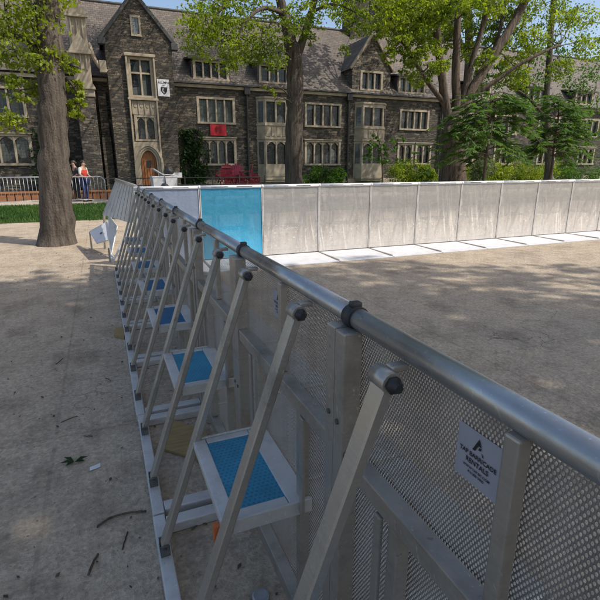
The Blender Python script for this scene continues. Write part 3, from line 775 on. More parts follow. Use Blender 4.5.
# limestone frontispiece around the door: pilasters, tracery panel, arch
fp_ = HB()
for xa, xb in ((1.97, 2.065), (3.435, 3.53)): fp_.box(xa, xb, GY - 0.2, GY - 0.004, 0.0, 7.35, 0.03)
fp_.box(1.92, 3.58, GY - 0.24, GY - 0.004, 7.26, 7.42, 0.03).box(1.92, 3.58, GY - 0.22, GY - 0.06, 5.02, 5.14, 0.02)
fp_.box(2.07, 3.43, GY - 0.06, GY - 0.006, 4.26, 5.0)
for i in range(4):
    a = 2.12 + i * 0.33; fp_.box(a, a + 0.04, GY - 0.11, GY - 0.062, 4.3, 4.98)
    fp_.tube([(a + 0.185, GY - 0.085, 4.72), (a + 0.185, GY - 0.062, 4.72)], 0.09, 10)
fp_.box(2.07, 3.43, GY - 0.1, GY - 0.006, 2.5, 2.78, 0.02)
ax = (door[0] + door[2]) / 2; hw = (door[2] - door[0]) / 2
def ogive(hw_, z0, rise, n=10):
    L_ = [(-hw_ * math.cos(t * PI / 2) ** 1.15, z0 + rise * math.sin(t * PI / 2) ** 0.9) for t in [k / n for k in range(n + 1)]]
    return L_
for k, (add, dp) in enumerate(((0.0, -0.02), (0.12, -0.09), (0.24, -0.16))):
    inn = ogive(hw + add, 1.5, 0.82 + add); outr = ogive(hw + add + 0.12, 1.5, 0.94 + add)
    for sgn in (-1, 1):
        for i in range(len(inn) - 1):
            q = [inn[i], inn[i + 1], outr[i + 1], outr[i]]
            fp_.prism([(ax - sgn * x, z) for x, z in q], GY + dp - 0.05, GY + 0.1)
        xa = ax - sgn * (hw + add); xb = ax - sgn * (hw + add + 0.12)
        fp_.box(min(xa, xb), max(xa, xb), GY + dp - 0.05, GY + 0.1, 0, 1.5)
fp_.build('door_surround', M['lime'], hall)
# spandrels between arch and frame
spd = HB()
arch = ogive(hw + 0.3, 1.5, 1.06)
for sgn in (-1, 1): spd.prism([(ax - sgn * x, z) for x, z in arch] + [(ax, 2.52), (ax - sgn * -(hw + 0.3) * 1, 2.52)], GY - 0.09, GY - 0.012)
spd.build('spandrel', M['lime'], hall)
do = HB(); arc = ogive(hw + 0.02, 1.5, 0.84)
do.prism([(door[0], 0.02), (door[2], 0.02)] + [(ax - x, z) for x, z in arc[:-1]] + [(ax, 2.34)] + [(ax + x, z) for x, z in reversed(arc[:-1])], GY + 0.12, GY + 0.2)
dd = do.build('door', M['oak_door'], hall)
pn = HB()
for i in range(6): pn.box(door[0] + 0.03 + i * 0.15, door[0] + 0.045 + i * 0.15, GY + 0.105, GY + 0.118, 0.1, 1.75)
pn.box(ax - 0.13, ax + 0.13, GY + 0.1, GY + 0.118, 1.35, 1.75, 0.01); pn.build('door_fittings', M['iron'], dd)
# left oriel turret of pale stone with pinnacle and flying rib
tu = HB()
for (xa, xb, ya, z0, z1) in ((-0.75, 0.25, 29.3, 5.0, 5.6), (-0.68, 0.18, 29.4, 5.6, 9.0), (-0.5, 0.05, 29.6, 9.0, 11.4)):
    tu.box(xa, xb, ya, 30.99, z0, z1 - 0.01, 0.05)
tu.add([(-0.55, 29.55, 11.4), (0.1, 29.55, 11.4), (0.1, 30.3, 11.4), (-0.55, 30.3, 11.4), (-0.22, 29.9, 13.6)], [(0, 1, 4), (1, 2, 4), (2, 3, 4), (3, 0, 4)])
for z in (5.5, 7.2, 8.9):
    tu.prism([(-0.78, z), (0.28, z), (-0.25, z + 0.9)], 29.22, 29.38)
    tu.box(-0.8, 0.3, 29.2, 29.39, z - 0.14, z - 0.005, 0.03)
for x in (-0.55, -0.27, 0.0): tu.box(x - 0.03, x + 0.03, 29.31, 29.395, 6.3, 8.7)
tu.build('corner_turret', M['lime'], hall)
HB().box(-0.72, 0.22, 29.34, 30.99, 0, 4.99, 0.05).build('turret_base', M['stone'], hall)
fr = HB(); pts = [(0.2, 29.75, 7.7), (0.38, 29.75, 7.0), (0.62, 29.75, 6.6), (0.95, 29.9, 6.4)]
fr.tube(pts, 0.11, 8).box(0.62, 0.97, 29.6, 30.0, 6.3, 6.9, 0.03); fr.build('flying_rib', M['lime'], hall)
for xa, z in ((0.35, 5.5), (-2.2, 5.2), (-7.0, 5.2)):
    bt = HB(); bt.box(xa, xa + 0.5, FY - 0.6, FY - 0.004, 0, z * 0.55, 0.03).box(xa + 0.03, xa + 0.47, FY - 0.4, FY - 0.004, z * 0.55, z, 0.03)
    bt.build('buttress', M['stone'], hall)

# limestone bays (flat fronted with canted sides)
def bay(x0, x1, top, lightsets):
    pr = 0.45; c = 0.42
    fr_ = HB()
    wall_holes(fr_, x0 + c, x1 - c, 0.4, top, FY - pr, [(x0 + c + 0.1, a, x1 - c - 0.1, b) for a, b in lightsets], 0.2)
    for (xa, ya, xb, yb) in ((x0, FY, x0 + c, FY - pr), (x1 - c, FY - pr, x1, FY)):
        fr_.quad((xa, ya, 0.4), (xb, yb, 0.4), (xb, yb, top), (xa, ya, top))
    fr_.add([(x0, FY, top), (x0 + c, FY - pr, top), (x1 - c, FY - pr, top), (x1, FY, top)], [(0, 1, 2, 3)])
    for z in (0.55, 3.12, 3.95, top - 0.12):
        fr_.add([(x0 - 0.05, FY - 0.004, z), (x0 + c - 0.03, FY - pr - 0.06, z), (x1 - c + 0.03, FY - pr - 0.06, z), (x1 + 0.05, FY - 0.004, z),
                 (x0 - 0.05, FY - 0.004, z + 0.11), (x0 + c - 0.03, FY - pr - 0.06, z + 0.11), (x1 - c + 0.03, FY - pr - 0.06, z + 0.11), (x1 + 0.05, FY - 0.004, z + 0.11)],
                [(0, 1, 2, 3), (4, 7, 6, 5), (0, 4, 5, 1), (1, 5, 6, 2), (2, 6, 7, 3)])
    bo_ = fr_.build('bay', M['lime'], hall, fix=False)
    nt_ = HB()
    nx = 4; step = (x1 - x0 - 2 * c) / nx
    for i in range(nx):
        a = x0 + c + i * step
        nt_.box(a + 0.05, a + step - 0.05, FY - pr - 0.03, FY - pr - 0.003, 3.3, 3.88, 0.02)
    nt_.build('tracery_panel', M['lime'], bo_)
    for a, b in lightsets:
        window(x0 + c + 0.1, a, x1 - c - 0.1, b, FY - pr, 2, None, a < 2, False, False)
        for (xa, ya, xb, yb) in ((x0, FY, x0 + c, FY - pr), (x1 - c, FY - pr, x1, FY)):
            A, B = Vector((xa, ya, 0)), Vector((xb, yb, 0)); n = Vector((A.y - B.y, B.x - A.x, 0)).normalized()
            if n.y > 0: n = -n
            p0, p1 = A.lerp(B, 0.2) + n * 0.012, A.lerp(B, 0.8) + n * 0.012
            HB().quad((p0.x, p0.y, a), (p1.x, p1.y, a), (p1.x, p1.y, b), (p0.x, p0.y, b)).build('side_light', M['glass'], bo_)
bay(9.8, 12.15, 5.7, [(4.15, 5.4), (1.55, 2.95)])
bay(17.0, 19.5, 5.7, [(4.15, 5.35), (1.6, 2.95)])

# flat roofed dormers and the gabled wall dormer
def dormer(x0, x1, z0, z1, n, pale=False):
    y = FY + 0.02
    d = HB(); wall_holes(d, x0 - 0.22, x1 + 0.22, z0 - 0.18, z1 + 0.14, y, [(x0, z0, x1, z1)], 0.2)
    for xx in (x0 - 0.22, x1 + 0.22): d.quad((xx, y, z0 - 0.18), (xx, y, z1 + 0.14), (xx, y + 2.2, z1 + 0.14), (xx, y + 2.2, z0 - 0.18))
    do_ = d.build('dormer', M['slate_dark'], hall, fix=False)
    HB().add([(x0 - 0.42, y - 0.2, z1 + 0.13), (x1 + 0.42, y - 0.2, z1 + 0.13), (x1 + 0.42, y + 2.4, z1 + 0.5), (x0 - 0.42, y + 2.4, z1 + 0.5),
              (x0 - 0.42, y - 0.2, z1 + 0.23), (x1 + 0.42, y - 0.2, z1 + 0.23), (x1 + 0.42, y + 2.4, z1 + 0.6), (x0 - 0.42, y + 2.4, z1 + 0.6)],
             [(3, 2, 1, 0), (4, 5, 6, 7), (0, 1, 5, 4), (1, 2, 6, 5), (2, 3, 7, 6), (3, 0, 4, 7)]).build('dormer_roof', M['lead'], do_)
    window(x0, z0, x1, z1, y, n, None, False, pale, True)
dormer(6.0, 7.95, 6.6, 7.45, 4)
dormer(10.15, 11.9, 6.65, 7.5, 3)
dormer(20.6, 22.7, 6.6, 7.45, 4, True)
for x in (27.0, 33.0, 38.5): dormer(x, x + 1.9, 6.6, 7.4, 3)
gd = HB(); gx0, gx1, gzz = 16.7, 19.75, 8.0
wall_holes(gd, gx0, gx1, 6.2, gzz, FY - 0.03, [(17.45, 6.6, 19.0, 7.6)], 0.2)
gd.add([(gx0, FY - 0.03, gzz), (gx1, FY - 0.03, gzz), (18.2, FY - 0.03, 10.0)], [(0, 1, 2)])
for xx in (gx0, gx1): gd.quad((xx, FY - 0.03, 6.2), (xx, FY - 0.03, gzz), (xx, FY + 3, gzz), (xx, FY + 3, 6.2))
gdo = gd.build('wall_dormer', M['stone_light'], hall, fix=False)
gq = HB()
for xx in (gx0 - 0.2, gx1 + 0.2): gq.quad((xx, FY - 0.1, gzz - 0.22), (18.2, FY - 0.1, 10.08), (18.2, FY + 4.6, 10.08), (xx, FY + 4.6, gzz - 0.22))
gq.build('dormer_roof', M['slate'], gdo, fix=False)
cq = HB()
for xx in (gx0 - 0.2, gx1 + 0.2): cq.bar((xx, FY - 0.12, gzz - 0.2), (18.2, FY - 0.12, 10.14), 0.16, 0.14, up=(0, -1, 0))
cq.build('dormer_coping', M['lime'], gdo)
window(17.45, 6.6, 19.0, 7.6, FY - 0.03, 3)
# chimney on the ridge
ch = HB().box(18.9, 20.5, 35.6, 37.0, 10.2, 15.2, 0.06).box(18.75, 20.65, 35.45, 37.15, 15.2, 15.5, 0.05)
for x in (19.2, 19.7, 20.2): ch.lathe([(0.2, 0), (0.17, 0.9), (0.2, 1.0)], (x, 36.3, 15.5), 12)
ch.build('chimney', M['stone'], roof)
# tower behind the roof
tw = empty('stone_tower', (27.5, 42, 0), 'square stone tower rising behind the slate roof at upper right', 'tower')
t = MB(); 
def TQ(*p): return [(x - 27.5, y - 42, z) for x, y, z in p]
t.v = []; HOsave = None
t.box(-3.6, 3.6, -3.2, 3.2, 0, 17.0, 0.08)
for x in (-3.6, 3.6): t.box(x - 0.45, x + 0.45, -3.6, -2.7, 0, 17.4, 0.06)
for i in range(6): t.box(-3.3 + i * 1.2, -2.7 + i * 1.2, -3.3, -2.9, 17.0, 17.8, 0.04)
t.build('wall', M['stone'], tw)
tb = MB().box(-3.7, 3.7, -3.32, -3.205, 11.0, 11.25).box(-3.7, 3.7, -3.32, -3.205, 14.6, 14.8); tb.build('string_course', M['lime'], tw)
for x in (-1.2, 0.75):
    for z in (12.0, 15.2):
        wf = MB().box(x - 0.12, x, -3.3, -3.205, z, z + 1.5).box(x + 0.5, x + 0.62, -3.3, -3.205, z, z + 1.5).box(x - 0.12, x + 0.62, -3.3, -3.205, z + 1.502, z + 1.65)
        wo = wf.build('window', M['lime'], tw); MB().quad((x, -3.21, z), (x + 0.5, -3.21, z), (x + 0.5, -3.21, z + 1.5), (x, -3.21, z + 1.5)).build('glass', M['glass'], wo)

# ------------------------------------------------------------------ banners
bx0, bx1, bz0, bz1 = 3.6, 4.26, 5.3, 6.2
wb = empty('wall_banner', (bx0, GY - 0.03, bz0), 'white rectangular banner with dark shield hanging on the stone gable', 'banner')
MB().box(0, bx1 - bx0, -0.02, 0.0, 0, bz1 - bz0).build('banner_cloth', M['white_paint'], wb)
mb, mm, _ = text_mesh('lettering', [('ALUMNI', 0.165, 0.35, 0.72), ('HALL', 0.07, 0.35, 0.58)], M['ink'], wb, lambda x, z: (x, -0.024, z)); mb.build('lettering', M['ink'], wb, fix=False)
sh = MB(); sh.add([(0.18, -0.024, 0.48), (0.52, -0.024, 0.48), (0.52, -0.024, 0.28), (0.45, -0.024, 0.17), (0.35, -0.024, 0.09), (0.25, -0.024, 0.17), (0.18, -0.024, 0.28)], [tuple(range(7))])
shd = sh.build('shield', M['ink'], wb, fix=False)
MB().add([(0.24, -0.027, 0.43), (0.36, -0.027, 0.43), (0.30, -0.027, 0.30), (0.40, -0.027, 0.2), (0.33, -0.027, 0.15), (0.24, -0.027, 0.28)], [tuple(range(6))]).build('shield_charge', M['galv'], shd, fix=False)
rbn = empty('wall_banner', (6.72, FY - 0.05, 3.28), 'small red banner with darker figure hanging between upper and lower windows', 'banner')
rc = MB(); nx_ = 12
for i in range(nx_):
    a, b = i / nx_, (i + 1) / nx_; y = lambda t: -0.03 * math.sin(t * 9) - 0.05
    rc.quad((a * 1.02, y(a), 0), (b * 1.02, y(b), 0), (b * 1.02, y(b) * 0.4, 0.72), (a * 1.02, y(a) * 0.4, 0.72))
rc.build('banner_cloth', M['red_cloth'], rbn, True, fix=False)
em = MB()
for poly in ([(0.36, 0.2), (0.42, 0.2), (0.46, 0.5), (0.40, 0.58), (0.35, 0.52)], [(0.48, 0.36), (0.56, 0.32), (0.6, 0.58), (0.52, 0.55)], [(0.62, 0.18), (0.69, 0.2), (0.71, 0.55), (0.64, 0.6)]):
    em.add([(x, -0.1, z) for x, z in poly], [tuple(range(len(poly)))])
em.build('emblem', M['red_dark'], rbn, fix=False)

# ------------------------------------------------------------------ foliage
def leaf_cloud(centers, size, elong=1.7, up_bias=0.5, droop=0.0):
    n = len(centers); c = np.asarray(centers)
    d = rng.normal(size=(n, 3)); d[:, 2] -= droop; d /= np.linalg.norm(d, axis=1)[:, None]
    nrm = rng.normal(size=(n, 3)); nrm[:, 2] += up_bias * 2; s = np.cross(d, nrm); s /= np.maximum(np.linalg.norm(s, axis=1), 1e-6)[:, None]
    up = np.cross(s, d)
    L_ = (size * rng.uniform(0.5, 1.55, n))[:, None]; W_ = L_ / elong
    v = np.empty((n, 4, 3)); v[:, 0] = c - d * L_ * 0.5; v[:, 1] = c + s * W_ * 0.5 + up * L_ * 0.06; v[:, 2] = c + d * L_ * 0.5; v[:, 3] = c - s * W_ * 0.5 + up * L_ * 0.06
    return v.reshape(-1, 3)


def clump_points(c, r, n, per=14, spread=0.22):
    """points gathered round little twigs filling an ellipsoid, denser toward its skin"""
    k = max(3, n // per)
    p = rng.normal(size=(k, 3)); p /= np.linalg.norm(p, axis=1)[:, None]; p *= rng.uniform(0.25, 1.0, (k, 1)) ** 0.45
    tw = np.asarray(c) + p * np.asarray(r)
    idx = rng.integers(0, k, n)
    off = rng.normal(size=(n, 3)) * spread * min(r) * np.array([1, 1, 0.6]); return tw[idx] + off


def leaves_obj(name, verts, m, parent):
    n = len(verts) // 4; me = bpy.data.meshes.new(name)
    me.vertices.add(len(verts)); me.vertices.foreach_set('co', np.ascontiguousarray(verts, dtype=np.float32).ravel())
    me.loops.add(4 * n); me.loops.foreach_set('vertex_index', np.arange(4 * n, dtype=np.int32))
    me.polygons.add(n); me.polygons.foreach_set('loop_start', np.arange(0, 4 * n, 4, dtype=np.int32)); me.polygons.foreach_set('loop_total', np.full(n, 4, dtype=np.int32))
    me.update(calc_edges=True); me.materials.append(m)
    o = bpy.data.objects.new(name, me); COL.objects.link(o); o.parent = parent; return o


def smooth_path(pts, k=5, wob=0.0):
    P = [Vector(p) for p in pts]; out = []
    for i in range(len(P) - 1):
        p0, p1, p2, p3 = P[max(i - 1, 0)], P[i], P[i + 1], P[min(i + 2, len(P) - 1)]
        for j in range(k):
            t = j / k
            q = 0.5 * ((2 * p1) + (p2 - p0) * t + (2 * p0 - 5 * p1 + 4 * p2 - p3) * t * t + (3 * p1 - p0 - 3 * p2 + p3) * t ** 3)
            if wob: q = q + Vector(rng.normal(0, wob, 3))
            out.append(q)
    out.append(P[-1]); return out


def tree(base, label, limbs, clumps, leafsize, leafmat, barkmat='bark', group=None, name='broadleaf_tree', cat='tree', twigs=True, spread=0.22, flare=1.35):
    """limbs: [(points, r0, r1)] in world space; clumps: [(centre, radii, leaves)]"""
    root = empty(name, base, label, cat, group); B = Vector(base)
    mb = MB(); nodes = []
    for li, (pts, r0, r1) in enumerate(limbs):
        path = smooth_path(pts, 6, r1 * 0.08); n = len(path)
        rad = [r0 + (r1 - r0) * (i / (n - 1)) ** 0.8 for i in range(n)]
        rad = [r * (1 + rng.normal(0, 0.03)) for r in rad]
        if li == 0: rad[0] *= flare; rad[1] *= 1 + (flare - 1) * 0.45; rad[2] *= 1 + (flare - 1) * 0.2
        mb.tube([p - B for p in path], rad, 12 if r0 > 0.15 else 7)
        nodes += [(p, r) for p, r in zip(path[n // 3:], rad[n // 3:])]
    vs = []
    for c, r, n in clumps:
        c = Vector(c)
        if twigs:
            near_ = min(nodes, key=lambda q: (q[0] - c).length + 0.4 * max(0, q[0].z - c.z))
            if (near_[0] - c).length > 0.3:
                mid = near_[0].lerp(c, 0.5) + Vector((0, 0, 0.12 * (near_[0] - c).length))
                rr = min(near_[1] * 0.5, 0.02 + 0.012 * (near_[0] - c).length)
                pth = smooth_path([near_[0], mid, c], 4, 0.02); mb.tube([p - B for p in pth], [rr + (0.008 - rr) * i / (len(pth) - 1) for i in range(len(pth))], 5)
            for _ in range(5):
                e = c + Vector(rng.uniform(-0.8, 0.8, 3)) * min(r) * 1.1; mb.tube([c - B, (c + e) / 2 - B + Vector(rng.normal(0, 0.05, 3)), e - B], [0.012, 0.009, 0.004], 4)
        vs.append(leaf_cloud(clump_points(c, r, n, spread=spread), leafsize, droop=0.25))
    mb.build('trunk', M[barkmat], root, True)
    v = np.concatenate(vs) - np.array(B); leaves_obj('crown', v, M[leafmat], root)
    return root


def A(x, y, Y): return tuple(at(x, y, Y))


def ball_clumps(c, R_, k, r, n, zmin=None):
    out = []
    while len(out) < k:
        p = rng.normal(size=3); p /= np.linalg.norm(p); p *= rng.uniform(0.3, 1) ** 0.5; q = np.asarray(c) + p * np.asarray(R_)
        if zmin is not None and q[2] < zmin: continue
        f = rng.uniform(0.7, 1.3); out.append((tuple(q), (r * f, r * f, r * f * 0.6), int(n * f)))
    return out


# tree in front of the hall, left of centre
Y1 = 19.0
b1 = at(294, 186, Y1); b1.z = 0
limbs1 = [([b1, A(294, 140, Y1), A(295, 95, Y1), A(294, 62, Y1), A(291, 44, Y1)], 0.40, 0.30),
          ([A(292, 52, Y1), A(286, 22, Y1), A(280, 0, Y1), A(272, -40, Y1), (6.0, 19.5, 13)], 0.27, 0.10),
          ([A(296, 60, Y1), A(304, 36, Y1), A(312, 10, Y1), A(322, -25, Y1), (10.5, 19.5, 12.5)], 0.19, 0.08),
          ([A(285, 14, Y1), A(264, 8, Y1 - 0.5), A(247, 20, Y1 - 1), A(238, 36, Y1 - 1)], 0.10, 0.03),
          ([A(280, -10, Y1), A(250, -22, Y1), A(222, 8, Y1 - 0.6), A(206, 34, Y1 - 0.6)], 0.10, 0.03),
          ([A(312, 12, Y1), A(335, 4, Y1 - 1), A(362, 16, Y1 - 2)], 0.07, 0.02)]
cl1 = [(A(x, y, Y1 + dy), (rx, rx, rz), n) for x, y, dy, rx, rz, n in (
    (205, 20, -1, .75, .5, 420), (228, 12, -.5, .8, .45, 420), (200, 48, -1, .55, .45, 300), (222, 40, -1.2, .6, .5, 330), (245, 30, -1, .7, .45, 360),
    (262, 42, -1.2, .6, .5, 330), (240, 62, -1, .5, .35, 200), (270, 64, -1.2, .45, .4, 190), (256, 8, 0, .8, .4, 330), (285, 30, -1.4, .45, .4, 150),
    (222, 68, -1, .35, .25, 90), (232, -6, 0, .9, .5, 380), (200, 0, 0, .8, .5, 330), (300, 8, -1, .5, .4, 160), (318, 20, -.8, .45, .35, 150), (310, 40, -.6, .3, .3, 70),
    (335, 6, -1, .6, .35, 230), (352, 26, -2, .35, .4, 140), (350, 0, -1.5, .6, .4, 230), (368, 14, -2, .5, .35, 170), (330, -10, -.5, .8, .4, 260), (345, 50, -2, .25, .25, 60),
    (212, 30, -.4, .7, .5, 300), (252, 50, -.6, .6, .45, 260), (232, 50, -.2, .6, .4, 230), (278, 52, -.9, .4, .4, 150), (292, 18, -1, .5, .4, 170), (304, 28, -.6, .45, .4, 150), (190, 30, -.6, .5, .4, 200), (320, 0, -.2, .7, .4, 220), (340, 16, -.4, .5, .35, 170), (270, 24, .3, .6, .4, 200), (362, 30, -1.6, .4, .3, 110),
    (268, 88, -1, .25, .2, 40), (275, 100, -1, .2, .2, 25))]
cl1 = [(c, r, int(n * 1.75)) for c, r, n in cl1]
cl1 += ball_clumps((9, 24, 14.5), (9.5, 8.5, 3.5), 52, 1.5, 620, 11.8) + ball_clumps((6.5, 29.5, 14.3), (7, 3.2, 2.2), 34, 1.4, 620, 12.2)  # unseen leaf masses added above the view to shade facade and roof
tree(tuple(b1), 'tall tree with forked trunk and yellow green leaves, left of centre before the hall', limbs1, cl1, 0.098, 'leaf_spring')

# big many-stemmed tree at right
Y2 = 15.0
b2 = at(453, 186, Y2); b2.z = 0
limbs2 = [([b2, A(453, 150, Y2), A(455, 122, Y2), A(456, 110, Y2)], 0.56, 0.36),
          ([A(450, 124, Y2), A(445, 100, Y2), A(441, 70, Y2), A(438, 40, Y2), A(436, 0, Y2), A(430, -60, Y2)], 0.25, 0.13),
          ([A(456, 120, Y2), A(456, 95, Y2), A(456, 60, Y2), A(458, 20, Y2), A(462, -60, Y2)], 0.24, 0.15),
          ([A(457, 122, Y2), A(463, 95, Y2), A(474, 55, Y2), A(484, 20, Y2), A(492, -50, Y2)], 0.17, 0.10),
          ([A(458, 126, Y2), A(469, 95, Y2), A(490, 60, Y2), A(512, 25, Y2), A(530, -8, Y2), A(556, -60, Y2)], 0.27, 0.17),
          ([A(460, 124, Y2), A(473, 98, Y2), A(500, 78, Y2 - 0.4), A(527, 60, Y2 - 0.8), A(560, 45, Y2 - 1)], 0.15, 0.06),
          ([A(450, 124, Y2), A(444, 104, Y2), A(425, 78, Y2), A(408, 50, Y2), A(385, 18, Y2), A(372, 0, Y2)], 0.17, 0.05),
          ([A(470, 92, Y2 + .4), A(486, 66, Y2 + .4), A(500, 30, Y2 + .4), A(508, -20, Y2 + .4)], 0.14, 0.07)]
cl2 = [(A(x, y, Y2 + dy), (rx, rx, rz), n) for x, y, dy, rx, rz, n in (
    (395, 20, -1, .55, .4, 340), (412, 8, -1, .6, .35, 360), (420, 30, -1, .5, .35, 300), (436, 14, -1.2, .5, .35, 280), (400, 42, -1, .45, .3, 230), (430, 48, -1.2, .45, .3, 220),
    (412, 58, -1, .4, .3, 170), (450, 4, -1.5, .6, .3, 280), (472, 8, -1, .5, .3, 220), (495, 4, -.5, .5, .35, 220), (515, 18, .5, .4, .35, 170), (505, 45, .6, .4, .35, 150),
    (470, 40, .8, .4, .35, 130), (440, 66, -1, .35, .25, 130), (390, 0, -1, .6, .35, 300), (420, -8, -1, .7, .3, 300), (460, -14, -1, .7, .3, 300), (520, -5, 0, .6, .3, 220),
    (508, 10, 1.2, .7, .45, 260), (524, 26, 1.2, .6, .45, 240), (492, 34, 1.3, .6, .4, 230), (528, 52, 1.1, .55, .4, 210), (505, 78, .9, .5, .3, 160), (486, 60, -.4, .35, .3, 110), (522, 84, .3, .45, .3, 150), (472, -2, 1.2, .9, .4, 300), (545, 4, .6, .8, .5, 300), (580, 20, .4, .8, .5, 300), (430, 70, .8, .4, .3, 140), (410, 68, .6, .4, .3, 130),
    (405, 26, .4, .7, .45, 330), (428, 30, .5, .6, .4, 280), (450, 26, .7, .6, .4, 250), (478, 22, .8, .55, .4, 220), (500, 22, .9, .5, .4, 200), (516, 40, 1, .5, .4, 180), (398, 8, .3, .7, .4, 300), (440, 44, .8, .45, .35, 170), (462, 54, .9, .45, .35, 150), (488, 48, 1, .5, .35, 170), (510, 62, .8, .45, .3, 150), (445, -2, .6, .8, .4, 300), (490, -6, .5, .8, .4, 280),
    (378, 30, -1, .35, .3, 140), (418, 80, -.8, .35, .25, 120), (518, 72, 0, .45, .3, 150), (535, 40, 0, .6, .4, 240), (560, 20, 0, .7, .4, 300), (585, 50, -1, .6, .5, 280), (560, 70, -1, .5, .4, 200), (480, 70, .6, .35, .3, 100), (388, 56, -1, .3, .25, 90))]
cl2 = [(c, r, int(n * 2.6)) for c, r, n in cl2]
cl2 += ball_clumps((13, 15.5, 11.5), (8, 6.5, 3), 18, 1.4, 280, 8.6)
limbs2 = [limbs2[0]] + [(p_, a_ * 0.74, b_ * 0.74) for p_, a_, b_ in limbs2[1:]]
tree(tuple(b2), 'massive many-stemmed tree with spreading limbs at right, behind the barricade', limbs2, cl2, 0.092, 'leaf_spring', 'bark_brown')

# tree added unseen behind the big one so its crown shades the hall
limbs3 = [([(22.4, 26, 0), (22.4, 26, 4), (22.2, 26, 9), (21, 26, 13)], 0.4, 0.2), ([(22.3, 26, 7), (24, 26.5, 11), (26, 26.5, 14)], 0.2, 0.08), ([(22.3, 26, 8), (18, 26, 12), (15, 26, 14)], 0.18, 0.06)]
tree((22.4, 26, 0), 'unseen tall broadleaf tree added behind the many-stemmed tree to shade the hall', limbs3, ball_clumps((21, 26.5, 14.5), (9, 5, 3.5), 44, 1.4, 230, 11.6), 0.24, 'leaf_mid')

# leafy tree screening the right wing of the hall
YR = 20.5
br_ = at(548, 186, YR); br_.z = 0
limbsR = [([br_, A(549, 150, YR), A(546, 110, YR), A(550, 50, YR), A(556, -40, YR)], 0.26, 0.12), ([A(547, 120, YR), A(525, 95, YR), A(498, 82, YR)], 0.09, 0.03), ([A(547, 125, YR), A(572, 100, YR), A(595, 92, YR)], 0.09, 0.03), ([A(547, 135, YR), A(522, 125, YR), A(500, 122, YR)], 0.06, 0.02)]
clR = [(A(x, y, YR + dy), (rx, rx, rz), int(n * 1.5)) for x, y, dy, rx, rz, n in (
    (492, 84, 0, .8, .5, 260), (510, 72, -.5, .9, .5, 320), (530, 84, 0, .9, .6, 320), (555, 70, .4, 1.0, .7, 360), (580, 84, 0, 1.0, .7, 360), (600, 66, 0, 1.0, .7, 340), (538, 52, 0, 1.0, .6, 330), (570, 40, 0, 1.1, .7, 360),
    (488, 106, -.4, .7, .4, 200), (520, 106, -.4, .8, .45, 240), (548, 104, -.6, .9, .5, 260), (578, 112, -.4, .9, .5, 260), (604, 104, 0, .9, .6, 260), (505, 130, -.4, .6, .35, 120), (535, 132, -.5, .7, .4, 160), (568, 136, -.4, .8, .4, 180), (598, 134, 0, .8, .4, 180), (480, 62, 0, .6, .4, 170), (476, 92, .3, .5, .35, 140))]
tree(tuple(br_), 'dark green leafy tree screening the right wing of the stone hall', limbsR, clR, 0.12, 'leaf_mid')

# left edge tree
YL = 10.3
bl = at(57, 243, YL); bl.z = -0.12
limbsL = [([bl, at(56, 200, YL), at(54, 150, YL), at(52, 90, YL), at(48, 20, YL), at(40, -60, YL)], 0.34, 0.17), ([A(54, 110, YL), A(64, 78, YL), A(77, 92, YL)], 0.05, 0.012), ([A(52, 70, YL), A(25, 40, YL), A(0, 35, YL)], 0.10, 0.03)]
clL = [(A(x, y, YL), (r, r, r * .7), int(n * 2.1)) for x, y, r, n in ((74, 86, .17, 110), (77, 104, .15, 90), (66, 112, .2, 110), (68, 64, .22, 130), (40, 60, .45, 330), (15, 50, .45, 330), (30, 20, .5, 350), (20, 90, .35, 220), (5, 10, .5, 350), (80, 116, .09, 40), (46, -10, .5, 300), (81, 95, .09, 40), (8, 120, .3, 150))]
tree((bl.x, bl.y, 0), 'tree with flared grey trunk and bright yellow green leaves at the left edge', limbsL, clL, 0.07, 'leaf_yellow', flare=1.3)

# tree standing beside the photographer: throws the shade over the near barricades
limbs0 = [([(9.5, -4.8, 0), (9.5, -4.7, 4), (9.2, -4.6, 8), (8.5, -4.5, 11)], 0.45, 0.25), ([(9.3, -4.2, 7), (6, -4, 10.5), (3, -4, 12.5)], 0.2, 0.07), ([(9.3, -4.2, 7), (12, -3, 10.5), (14, -2.5, 12.5)], 0.2, 0.07), ([(9.3, -4.2, 8), (8, -1.5, 10.5), (7.5, 0, 12)], 0.16, 0.06)]
tree((9.5, -4.8, 0), 'broad shade tree standing behind the photographer', limbs0, ball_clumps((7.4, -5.4, 12.5), (11, 5.4, 2.0), 170, 1.3, 250) + ball_clumps((7.2, -3.4, 12.5), (3.6, 3.2, 1.5), 56, 1.2, 250), 0.26, 'leaf_mid', twigs=True)

